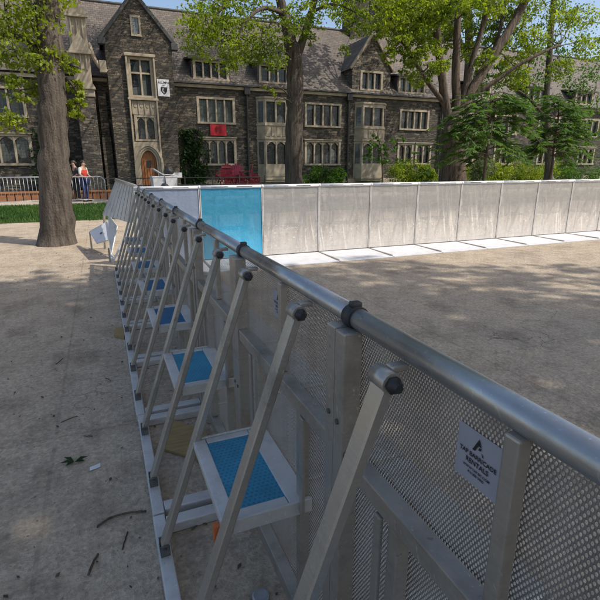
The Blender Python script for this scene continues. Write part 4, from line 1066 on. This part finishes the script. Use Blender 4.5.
# conifer with drooping fan sprays before the big tree
def conifer(base, h, n_br, reach, label, zlo, arc, blade):
    """thin trunk with long arching boughs carrying loose flat fans of narrow leaves"""
    root = empty('conifer', base, label, 'tree')
    tk = MB().tube(smooth_path([(0, 0, 0), (0.06, 0, h * 0.5), (0, 0.05, h)], 5, 0.01), [0.07 - 0.0055 * k for k in range(11)], 8)
    cen = []; dirs = []
    for i in range(n_br):
        z = zlo + (h - zlo) * rng.uniform(0.0, 1.0); a = rng.uniform(*arc); L_ = reach * rng.uniform(0.45, 1.1) * (1 - 0.35 * (z - zlo) / (h - zlo))
        d = Vector((math.cos(a), math.sin(a) * 0.55, 0)); side = Vector((-d.y, d.x, 0)).normalized(); rise = rng.uniform(0.15, 0.5)
        pts = []
        for k in range(9):
            t = k / 8; pts.append(Vector((0, 0, z)) + d * L_ * t + Vector((0, 0, rise * L_ * t - (rise + rng.uniform(0.22, 0.3)) * L_ * t * t)) + side * 0.08 * math.sin(3 * t + i))
        tk.tube(pts, [0.016 * (1 - k / 9) + 0.004 for k in range(9)], 5)
        for k in range(3, 9):
            for sgn in (-1, 1):
                if rng.uniform() < 0.15: continue
                p = pts[k].lerp(pts[k - 1], rng.uniform(0, 1)); ln = 0.42 * rng.uniform(0.6, 1.2)
                dd_ = (d * 0.8 + side * sgn * rng.uniform(0.4, 1.0) + Vector((0, 0, rng.uniform(-0.6, 0.15)))).normalized()
                tk.tube([p, p + dd_ * ln], [0.005, 0.002], 4)
                for s_ in range(6):
                    u = (s_ + 0.6) / 6; c = p + dd_ * ln * u
                    for e in (-1, 1):
                        sd = (dd_ * 0.9 + dd_.cross(Vector((0, 0, 1))) * e * 0.8 + Vector((0, 0, rng.uniform(-0.6, 0.0)))).normalized()
                        cen.append(c + sd * 0.07); dirs.append(sd)
    tk.build('trunk', M['bark_brown'], root, True)
    c = np.array([v[:] for v in cen]); d = np.array([v[:] for v in dirs]); n = len(c)
    up = rng.normal(size=(n, 3)) * 0.5 + np.array([0, 0, 1]); s = np.cross(d, up); s /= np.linalg.norm(s, axis=1)[:, None]
    L_ = rng.uniform(0.12, 0.23, (n, 1)) * blade; W_ = 0.021 * blade
    v = np.empty((n, 4, 3)); v[:, 0] = c - d * L_ * 0.5; v[:, 1] = c + s * W_; v[:, 2] = c + d * L_ * 0.5; v[:, 3] = c - s * W_
    leaves_obj('crown', v.reshape(-1, 3), M['leaf_fern'], root); return root
c1 = at(482, 186, 12.8); conifer((c1.x, 12.8, 0), 3.7, 54, 2.9, 'airy green tree with drooping fan sprays in front of the massive trunk', 1.75, (0, 2 * PI), 1.15)
c2 = at(548, 186, 13.6); conifer((c2.x, 13.6, 0), 3.9, 46, 2.2, 'airy green tree with drooping fan sprays at right edge', 1.8, (0, 2 * PI), 1.15)

# shrubs
def shrub(x, y, r, h, n, m, label, size=0.10, name='shrub', group=None, cat='shrub'):
    h *= 1.25; root = empty(name, (x, y, 0), label, cat, group)
    st = MB()
    for _ in range(9):
        e = Vector((rng.uniform(-r, r) * 0.7, rng.uniform(-r, r) * 0.6, h * rng.uniform(0.5, 0.85))); st.tube([(e.x * 0.15, e.y * 0.15, 0), e * 0.5 + Vector((0, 0, 0.05)), e], [0.03, 0.02, 0.008], 5)
    st.build('stems', M['bark'], root)
    vs = []
    r *= 1.35; n = int(n * 1.7); k = max(7, int(r * 9))
    for _ in range(k):
        a = rng.uniform(0, 2 * PI); q = r * rng.uniform(0, 0.75) ** 0.7; c = (q * math.cos(a), q * math.sin(a) * 0.8, h * rng.uniform(0.3, 0.72)); rr = min(r, h) * rng.uniform(0.22, 0.5); c = (c[0], c[1], h * rng.uniform(0.15, 0.8) * (1 - 0.35 * q / r))
        vs.append(leaf_cloud(clump_points(c, (rr, rr, rr * 0.85), n // k, 10, 0.25), size))
        vs[-1][:, 2] *= 1.15
    v = np.concatenate(vs); v[:, 2] = np.maximum(v[:, 2], 0.01); leaves_obj('foliage', v, M[m], root); return root
for px, Y, r, h, n, m, lab in (
    (318, 29.3, 1.0, 1.15, 2600, 'leaf_mid', 'rounded dark green shrub under the ground floor windows, right of the forked tree'),
    (339, 29.2, 0.8, 0.95, 2000, 'leaf_mid', 'small green shrub beside the downpipe, left of the gabled bay'),
    (405, 27.5, 1.0, 1.35, 2800, 'leaf_spring', 'bright green shrub left of the massive trunk'),
    (425, 26.5, 0.9, 1.3, 2400, 'leaf_spring', 'bright green shrub touching the left side of the massive trunk'),
    (482, 25.5, 1.3, 1.35, 3000, 'leaf_yellow', 'yellow green shrub just right of the massive trunk'),
    (505, 25.5, 1.3, 1.5, 3000, 'leaf_yellow', 'yellow green shrub left of the right edge one'),
    (532, 25.5, 1.5, 1.4, 3000, 'leaf_yellow', 'yellow green shrub at the right edge of the bed'),
    (482, 22.0, 0.8, 2.6, 2200, 'leaf_pale', 'pale leaved tall shrub between massive trunk and conifer'),
    (575, 25.5, 1.6, 1.5, 3000, 'leaf_mid', 'green shrub at the far right end of the bed')):
    p = at(px, 170, Y); shrub(p.x, Y, r, h, n, m, lab)
# young tree before the gabled bay
ys = 22.0; bs = at(383, 186, ys); bs.z = 0
limbsS = [([bs, A(382, 160, ys), A(379, 140, ys), A(376, 128, ys)], 0.06, 0.015), ([A(381, 155, ys), A(392, 145, ys), A(402, 138, ys)], 0.025, 0.01), ([A(380, 150, ys), A(370, 143, ys)], 0.02, 0.008)]
clS = [(A(x, y, ys), (r, r, r * .6), n) for x, y, r, n in ((376, 148, .5, 170), (390, 146, .45, 140), (368, 156, .35, 90), (384, 158, .45, 130), (398, 140, .35, 80), (374, 138, .35, 90), (392, 162, .35, 80))]
tree(tuple(bs), 'young thin tree with sparse green leaves before the gabled bay', limbsS, clS, 0.13, 'leaf_mid')
# ivy
def ivy(x0, x1, y, z1, n, label):
    root = empty('wall_ivy', (x0, y, 0), label, 'climbing plant'); st = MB()
    for i in range(7):
        x = rng.uniform(0.1, 0.9) * (x1 - x0); pts = [(x + rng.normal(0, 0.1) * k, -0.03, z1 * 0.95 * k / 5) for k in range(6)]; st.tube(pts, [0.03 - 0.004 * k for k in range(6)], 5)
    st.build('stems', M['bark'], root)
    z = z1 * rng.uniform(0, 1, n) ** 1.15; w = (x1 - x0); x = w / 2 + rng.normal(0, 1, n) * w * 0.27 * (1.15 - 0.5 * z / z1)
    keep = np.sin(x * 5.3 + 1.7 * z) + np.sin(z * 4.1 - x * 2) + rng.normal(0, 0.7, n) > -0.9
    c = np.column_stack([x, -0.05 - rng.uniform(0, 0.22, n), z])[keep]; leaves_obj('foliage', leaf_cloud(c, 0.14, 1.3, 0.2), M['leaf_dark'], root)
ivy(4.7, 6.4, FY, 3.6, 4200, 'dark ivy climbing the stone wall right of the arched door')
ivy(-3.4, -1.6, FY - 0.05, 3.4, 1700, 'dark ivy climbing the stone wall at far left')

# ------------------------------------------------------------------ street furniture and small things
ir = empty('iron_railing', (2.5, 27.0, 0), 'low black iron railing along the foot of the hall', 'railing')
q = MB()
for z in (0.82, 0.45): q.bar((-9, 0, z), (8, 0, z), 0.05, 0.04)
q.build('rails', M['iron'], ir)
for i in range(12): MB().box(-9.03 + i * 1.545, -8.97 + i * 1.545, -0.03, 0.03, 0, 0.92).build('post', M['iron'], ir)

# crowd control fence at left
def crowd_fence(xa, xb, y, label):
    root = empty('crowd_fence', ((xa + xb) / 2, y, 0), label, 'fence', 'grey tubular crowd control fences'); w = (xb - xa) / 2
    ring = [(-w, 0, 0.16), (-w, 0, 0.92), (-w + 0.13, 0, 1.05), (w - 0.13, 0, 1.05), (w, 0, 0.92), (w, 0, 0.16)]
    q = MB().tube(ring, 0.02, 8).tube([(-w, 0, 0.16), (w, 0, 0.16)], 0.017, 8); q.build('frame', M['galv'], root, True)
    q = MB(); n = int(2 * w / 0.125)
    for i in range(1, n): q.tube([(-w + i * 2 * w / n, 0, 0.16), (-w + i * 2 * w / n, 0, 1.05)], 0.009, 6)
    q.build('bars', M['galv'], root, True)
    for sx in (-1, 1): MB().tube([(sx * w * 0.82, -0.28, 0.015), (sx * w * 0.82, -0.05, 0.16), (sx * w * 0.82, 0.05, 0.16), (sx * w * 0.82, 0.28, 0.015)], 0.016, 8).build('foot', M['galv'], root, True)
crowd_fence(-1.95, 0.17, 20.95, 'tubular grey crowd fence ending beside the folded barricade gate')
crowd_fence(-4.15, -2.03, 20.95, 'tubular grey crowd fence further left on the kerb')

# long timber bench / planter edge
pb = empty('timber_planter', (-1.0, 23.3, 0), 'long low orange brown timber planter behind the crowd fence', 'planter')
MB().box(-4.2, 2.4, -0.24, 0.24, 0.34, 0.41, 0.01).build('top_board', M['timber'], pb)
q = MB()
for i in range(22): q.box(-4.15 + i * 0.3, -3.89 + i * 0.3, -0.2, -0.16, 0.0, 0.335, 0.006)
q.build('front_boards', M['timber'], pb)
MB().box(-4.15, 2.35, -0.15, 0.2, 0.0, 0.33).build('soil_box', M['lead'], pb)

# white waste carts before the door
def cart(px, Y, tilt, label):
    p = at(px, 180, Y); root = empty('waste_cart', (p.x, Y, 0), label, 'waste cart', 'white waste carts before the arched door', R(8))
    b = MB(); r0, r1, h = 0.22, 0.29, 0.98
    b.add([(-r0, -r0, 0.08), (r0, -r0, 0.08), (r0, r0, 0.08), (-r0, r0, 0.08), (-r1, -r1, h), (r1, -r1, h), (r1, r1, h), (-r1, r1, h)], [(3, 2, 1, 0), (4, 5, 6, 7), (0, 1, 5, 4), (1, 2, 6, 5), (2, 3, 7, 6), (3, 0, 4, 7)])
    b.box(-r1 - 0.02, r1 + 0.02, -r1 - 0.02, r1 + 0.02, h - 0.05, h + 0.004, 0.01); b.build('body', M['white_paint'], root)
    c, s = math.cos(tilt), math.sin(tilt); l = MB()
    l.add([(r1 - 2 * r1 * c * k[0], -r1 + 2 * r1 * k[1], h + 0.02 + 2 * r1 * s * k[0] + k[2]) for k in ((0, 0, 0), (1, 0, 0), (1, 1, 0), (0, 1, 0), (0, 0, .04), (1, 0, .04), (1, 1, .04), (0, 1, .04))], [(3, 2, 1, 0), (4, 5, 6, 7), (0, 1, 5, 4), (1, 2, 6, 5), (2, 3, 7, 6), (3, 0, 4, 7)])
    l.build('lid', M['white_paint'], root)
    for sx in (-1, 1): MB().tube([(sx * 0.2, 0.2, 0.09), (sx * 0.25, 0.2, 0.09)], 0.09, 14).build('wheel', M['rubber'], root, True)
cart(157.5, 24, R(32), 'white waste cart with slanted lid before the arched door, the left one')
cart(170, 24, R(4), 'white waste cart with level lid topped by black bag, the right one')
def bag(px, Y, z, r, label):
    p = at(px, 170, Y); me = bmesh.new(); bmesh.ops.create_icosphere(me, subdivisions=3, radius=1)
    for v in me.verts:
        c = v.co; k = 1 + 0.13 * math.sin(c.x * 7 + c.y * 4) * math.sin(c.z * 6 + c.x * 3) + 0.07 * math.sin(c.y * 13); v.co = Vector((c.x * r * 1.2 * k, c.y * r * k, max(c.z, -0.8) * r * 0.8 * k + (0.35 * r * max(0, c.z - 0.8) * 6)))
    d = bpy.data.meshes.new('garbage_bag'); me.to_mesh(d); me.free(); d.materials.append(M['rubber'])
    for pl in d.polygons: pl.use_smooth = True
    o = bpy.data.objects.new('garbage_bag', d); COL.objects.link(o); o.location = (p.x, Y, z + 0.8 * r * 0.75); tag(o, label, 'garbage bag')
bag(168.5, 24, 1.065, 0.2, 'black garbage bag piled on the right white waste cart')
bag(163.8, 23.65, 0.0, 0.36, 'black garbage bag on the ground between the two white carts')
p = at(177, 180, 24.2)
sg = empty('notice_board', (p.x, 24.2, 0), 'small blank white notice board on a thin post beside the white carts', 'sign')
MB().box(-0.26, 0.26, -0.015, 0.015, 0.9, 1.14, 0.004).build('board', M['white_paint'], sg); MB().tube([(0, 0.03, 0), (0, 0.03, 1.1)], 0.02, 8).build('post', M['steel'], sg)

# maroon slatted garden chairs, some stacked
def garden_chair():
    root = empty('garden_chair', (0, 0, 0), None, 'chair', 'maroon slatted garden chairs by the hall')
    b = MB()
    for i in range(6):
        x = -0.31 + i * 0.125; h = 1.02 - 0.05 * abs(i - 2.5) ** 1.3; b.bar((x * 0.85, -0.22, 0.22), (x, -0.42, h), 0.105, 0.02, up=(0, 1, 0.3))
    b.bar((-0.34, -0.40, 0.78), (0.34, -0.40, 0.78), 0.06, 0.025, up=(0, 1, 0.3)); b.build('backrest', M['maroon'], root)
    s = MB()
    for i in range(5): s.bar((-0.3, 0.32 - i * 0.12, 0.36 - i * 0.035), (0.3, 0.32 - i * 0.12, 0.36 - i * 0.035), 0.1, 0.02)
    s.build('seat', M['maroon'], root)
    for sx in (-1, 1):
        MB().box(sx * 0.40 - 0.07, sx * 0.40 + 0.07, -0.38, 0.42, 0.55, 0.575, 0.006).build('armrest', M['maroon'], root)
        MB().box(sx * 0.37 - 0.02, sx * 0.37 + 0.02, 0.28, 0.37, 0.0, 0.548, 0.004).build('leg', M['maroon'], root)
        MB().bar((sx * 0.34, 0.30, 0.34), (sx * 0.34, -0.5, 0.04), 0.03, 0.1).build('leg', M['maroon'], root)
        MB().box(sx * 0.40 - 0.02, sx * 0.40 + 0.02, -0.36, -0.31, 0.2, 0.548, 0.004).build('arm_post', M['maroon'], root)
    return root
gc = garden_chair(); first = True
for px, dz, rz, lab in ((228, 0, 0.05, 'maroon slatted garden chair standing at left end of the row by the hall'), (240, 0, -0.1, 'maroon slatted garden chair standing second from left in the row'),
                        (252, 0, 0.12, 'maroon slatted garden chair standing at right end of the row by the hall'), (224, 0.58, 0.2, 'maroon slatted garden chair stacked on the leftmost standing one'),
                        (235, 0.58, 2.6, 'maroon slatted garden chair stacked facing away, between the other stacked ones'), (246, 0.58, 1.2, 'maroon slatted garden chair stacked sideways above the right end of the row')):
    p = at(px, 176, 27.8)
    if first: gc.location = (p.x, 27.8, dz); gc.rotation_euler = (0, 0, rz); gc['label'] = lab; first = False
    else: dup(gc, (p.x, 27.8, dz), rz, lab)

# litter on the near ground
pw = MB(); panelbox(pw, [(0.17, 2.33, 0.004), (0.37, 2.12, 0.006), (0.42, 2.42, 0.004), (0.26, 2.62, 0.004)], 0.014)
tag(pw.build('plywood_offcut', M['ply']), 'yellowish plywood offcut lying under the third barricade section', 'board')
pw = MB(); panelbox(pw, [(-0.03, 4.32, 0.004), (0.05, 4.22, 0.004), (0.06, 4.5, 0.004), (-0.01, 4.55, 0.004)], 0.02)
tag(pw.build('plywood_offcut', M['ply']), 'small plywood offcut poking out beside the base rail further back', 'board')
def twig(pts, r, label):
    q = MB().tube(smooth_path(pts, 5, 0.0012), r, 6); tag(q.build('twig', M['bark_brown'], None, True), label, 'twig')
twig([(-0.17, 1.87, 0.006), (-0.12, 1.90, 0.008), (-0.05, 1.905, 0.008), (0.035, 1.885, 0.008)], 0.0045, 'long thin dark twig touching the base rail on the paving')
twig([(-0.075, 1.70, 0.004), (-0.06, 1.75, 0.006), (-0.05, 1.79, 0.005)], 0.003, 'short dark twig below the long twig')
twig([(-0.20, 1.62, 0.004), (-0.18, 1.68, 0.006), (-0.165, 1.71, 0.005)], 0.0045, 'short thick dark twig left of the base rail')
twig([(0.20, 1.70, 0.004), (0.24, 1.72, 0.006), (0.27, 1.705, 0.005)], 0.003, 'small dark twig under the nearest blue step')
lf = MB()
for a, ln in ((0.3, 0.07), (-0.35, 0.055), (2.3, 0.08), (3.0, 0.07), (3.8, 0.05)):
    d = Vector((math.cos(a), math.sin(a), 0)); s = Vector((-d.y, d.x, 0)); c = Vector((-0.28, 2.41, 0.006))
    lf.add([c, c + d * ln * .5 + s * 0.012 + Vector((0, 0, .012)), c + d * ln + Vector((0, 0, .004)), c + d * ln * .5 - s * 0.012 + Vector((0, 0, .012))], [(0, 1, 2, 3)])
tag(lf.build('leaf_sprig', M['leaf_dark'], fix=False), 'dark green fallen leaf sprig on the paving at left', 'leaves')
pp = MB(); panelbox(pp, [(-0.205, 2.30, 0.004), (-0.155, 2.315, 0.004), (-0.155, 2.345, 0.007), (-0.205, 2.33, 0.006)], 0.001)
tag(pp.build('paper_scrap', M['white_paint']), 'tiny white paper scrap on the paving near the leaf sprig', 'paper scrap')
ca = MB().lathe([(0.03, 0), (0.032, 0.012), (0.024, 0.018), (0.022, 0.014)], (0.375, 1.275, 0.001), 20)
tag(ca.build('pipe_cap', M['galv'], None, True), 'round grey cap on the ground under the nearest braces', 'cap')
# bits of leaf litter and gravel
v = []
n = 400; pts = np.column_stack([rng.uniform(-2.2, 0.48, n), rng.uniform(0.9, 9.5, n), np.full(n, 0.006)])
lit = leaf_cloud(pts, 0.022, 1.8, 3.0); lit[:, 2] = np.clip(lit[:, 2], 0.003, 0.012)
lo = leaves_obj('leaf_litter', lit, M['bark_brown'], None); tag(lo, 'scattered dry leaf bits on the paving', 'leaf litter', None, 'stuff')

gv = MB()
for _ in range(900):
    x, y, r = rng.uniform(-2.2, 0.46), 0.9 + 8.5 * rng.uniform(0, 1) ** 1.5, rng.uniform(0.002, 0.0065)
    k6 = [(1, 0, .4), (-1, 0, .4), (0, 1, .4), (0, -1, .4), (0.1, 0.1, 1.2), (0, 0, -.1)]
    vv = [(x + a * r * rng.uniform(.7, 1.4), y + b * r * rng.uniform(.7, 1.4), c * r) for a, b, c in k6]
    gv.add(vv, [(0, 2, 4), (2, 1, 4), (1, 3, 4), (3, 0, 4), (2, 0, 5), (1, 2, 5), (3, 1, 5), (0, 3, 5)])
M['pebble'] = simple('pebbles', (0.30, 0.26, 0.21), (0.09, 0.08, 0.07), 0.9, 0, 40)
tag(gv.build('gravel', M['pebble'], fix=False), 'loose grit and small pebbles on the paving', 'gravel', None, 'stuff')
for i_, (x, y, a, l) in enumerate(((-0.33, 2.9, 0.4, 0.10), (-0.1, 3.4, 2.1, 0.07), (-0.45, 3.9, 1.2, 0.12), (-0.22, 2.65, 2.7, 0.05))):
    c_, s_ = math.cos(a) * l / 2, math.sin(a) * l / 2
    twig([(x - c_, y - s_, 0.004), (x + 0.006, y, 0.006), (x + c_, y + s_, 0.004)], 0.0026,
         ('thin twig on the paving beyond the leaf sprig', 'tiny twig on the paving close to the base rail, farther back', 'longest of the far twigs on the paving at left', 'tiny pale twig just beyond the white paper scrap')[i_])

# ------------------------------------------------------------------ people
def person(loc, rz, label, shirt, legs_mat, vest=None):
    root = empty('person', loc, label, 'person', None, rz)
    J = {'pel': (0, 0, 0.90), 'wai': (0, 0.03, 1.05), 'che': (0, 0.0, 1.28), 'nec': (0, -0.03, 1.43), 'hed': (0, -0.06, 1.53), 'top': (0, -0.06, 1.64),
         'hl': (0.10, 0, 0.86), 'kl': (0.11, -0.03, 0.47), 'al': (0.11, 0.02, 0.08), 'tl': (0.12, -0.14, 0.03), 'hr': (-0.10, 0, 0.86), 'kr': (-0.12, -0.05, 0.47), 'ar': (-0.13, 0.03, 0.08), 'tr': (-0.15, -0.13, 0.03),
         'sl': (0.19, 0, 1.36), 'el': (0.25, -0.02, 1.10), 'wl': (0.20, -0.24, 0.98), 'fl': (0.15, -0.33, 0.97), 'sr': (-0.19, 0, 1.36), 'er': (-0.25, -0.02, 1.10), 'wr': (-0.20, -0.24, 0.98), 'fr': (-0.15, -0.33, 0.97)}
    E_ = [('pel', 'wai'), ('wai', 'che'), ('che', 'nec'), ('nec', 'hed'), ('hed', 'top'), ('pel', 'hl'), ('hl', 'kl'), ('kl', 'al'), ('al', 'tl'), ('pel', 'hr'), ('hr', 'kr'), ('kr', 'ar'), ('ar', 'tr'), ('che', 'sl'), ('sl', 'el'), ('el', 'wl'), ('wl', 'fl'), ('che', 'sr'), ('sr', 'er'), ('er', 'wr'), ('wr', 'fr')]
    RD = {'pel': .15, 'wai': .135, 'che': .16, 'nec': .06, 'hed': .095, 'top': .07, 'hl': .095, 'kl': .065, 'al': .045, 'tl': .035, 'sl': .07, 'el': .048, 'wl': .034, 'fl': .03}
    def grow(keys, edges, scale, name, mat, parent):
        ks = list(keys); me = bpy.data.meshes.new(name); me.from_pydata([J[k] for k in ks], [(ks.index(a), ks.index(b)) for a, b in edges], [])
        o = bpy.data.objects.new(name, me); COL.objects.link(o); sk = o.modifiers.new('s', 'SKIN'); sk.use_smooth_shade = True; ss = o.modifiers.new('u', 'SUBSURF'); ss.levels = 2
        for i, k in enumerate(ks):
            r = RD.get(k, RD.get(k[0] + 'l', .05)) * scale; me.skin_vertices[0].data[i].radius = (r, r * 0.85)
        me.skin_vertices[0].data[0].use_root = True
        dg = bpy.context.evaluated_depsgraph_get(); m2 = bpy.data.meshes.new_from_object(o.evaluated_get(dg)); bpy.data.objects.remove(o)
        m2.materials.clear(); m2.materials.append(mat); o2 = bpy.data.objects.new(name, m2); COL.objects.link(o2); o2.parent = parent; return o2
    grow(J.keys(), E_, 1.0, 'body', M['skin'], root)
    grow(['pel', 'hl', 'kl', 'al', 'hr', 'kr', 'ar'], [e for e in E_ if e in (('pel', 'hl'), ('hl', 'kl'), ('kl', 'al'), ('pel', 'hr'), ('hr', 'kr'), ('kr', 'ar'))], 1.12, 'trousers', legs_mat, root)
    grow(['pel', 'wai', 'che', 'sl', 'el', 'sr', 'er'], [('pel', 'wai'), ('wai', 'che'), ('che', 'sl'), ('sl', 'el'), ('che', 'sr'), ('sr', 'er')], 1.1, 'shirt', shirt, root)
    if vest: grow(['pel', 'wai', 'che', 'sl', 'sr'], [('pel', 'wai'), ('wai', 'che'), ('che', 'sl'), ('che', 'sr')], 1.2, 'vest', vest, root)
    hb = bmesh.new(); bmesh.ops.create_icosphere(hb, subdivisions=3, radius=1)
    for vv in hb.verts:
        c = vv.co.copy(); vv.co = Vector((c.x * 0.098, c.y * 0.112 - 0.04 + (0.03 if c.z < 0 else 0), max(c.z, -0.35 if c.y > 0 else 0.25) * 0.11 + 1.59))
    me = bpy.data.meshes.new('hair'); hb.to_mesh(me); hb.free(); me.materials.append(M['hair']); h = bpy.data.objects.new('hair', me); COL.objects.link(h); h.parent = root
    for sx in (-1, 1): MB().box(sx * 0.12 - 0.045, sx * 0.12 + 0.045, -0.17, 0.07, 0.0, 0.075, 0.02).build('shoe', M['rubber'], root)
    fc = MB()
    for sx in (-1, 1): fc.box(sx * 0.035 - 0.012, sx * 0.035 + 0.012, -0.158, -0.14, 1.545, 1.555)
    fc.box(-0.02, 0.02, -0.156, -0.14, 1.482, 1.489); fc.build('face_features', M['hair'], root)
    MB().add([(-0.014, -0.145, 1.512), (0.014, -0.145, 1.512), (0, -0.148, 1.545), (0, -0.172, 1.515)], [(0, 1, 3), (1, 2, 3), (2, 0, 3), (0, 2, 1)]).build('nose', M['skin'], root)
p = at(84, 180, 22.4)
person((p.x, 22.4, 0), R(55), 'person in red vest and blue jeans leaning near the crowd fence at left', M['white_cloth'], M['denim'], M['vest'])
p = at(76.5, 180, 22.9)
person((p.x, 22.9, 0), R(-70), 'person in dark clothes standing left of the person in the red vest', M['dark_cloth'], M['dark_cloth'])

# ------------------------------------------------------------------ camera, sky and sun
cam = bpy.data.cameras.new('camera'); cam.sensor_width = 36; cam.lens = FOC / 600 * 36; cam.clip_start = 0.05; cam.clip_end = 1000
co = bpy.data.objects.new('camera', cam); COL.objects.link(co); co.location = (0, 0, CAM_H); co.rotation_euler = (PI / 2 - PITCH, 0, -YAW)
scene.camera = co
S = Vector((0.53, -0.42, 0.82)).normalized()
elev = math.asin(S.z); az = math.atan2(S.x, S.y)
w = bpy.data.worlds.new('World'); scene.world = w; w.use_nodes = True; nt = w.node_tree
bg = nt.nodes['Background']; sky = nt.nodes.new('ShaderNodeTexSky'); sky.sky_type = 'NISHITA'; sky.sun_disc = False
sky.sun_elevation = elev; sky.sun_rotation = az; sky.air_density = 1.0; sky.dust_density = 2.5
nt.links.new(sky.outputs[0], bg.inputs[0]); bg.inputs[1].default_value = 0.19
sl = bpy.data.lights.new('sun', 'SUN'); sl.energy = 4.4; sl.angle = R(0.5); sl.color = (1.0, 0.94, 0.85)
so_ = bpy.data.objects.new('sun', sl); COL.objects.link(so_); so_.location = (20, -12, 30); so_.rotation_euler = S.to_track_quat('Z', 'Y').to_euler()
scene.view_settings.view_transform = 'Standard'; scene.view_settings.look = 'None'; scene.view_settings.exposure = 0
scene.render.engine = 'CYCLES'
scene.cycles.use_denoising = True
scene.cycles.transparent_max_bounces = 16; scene.cycles.max_bounces = 6; scene.cycles.diffuse_bounces = 3; scene.cycles.glossy_bounces = 3
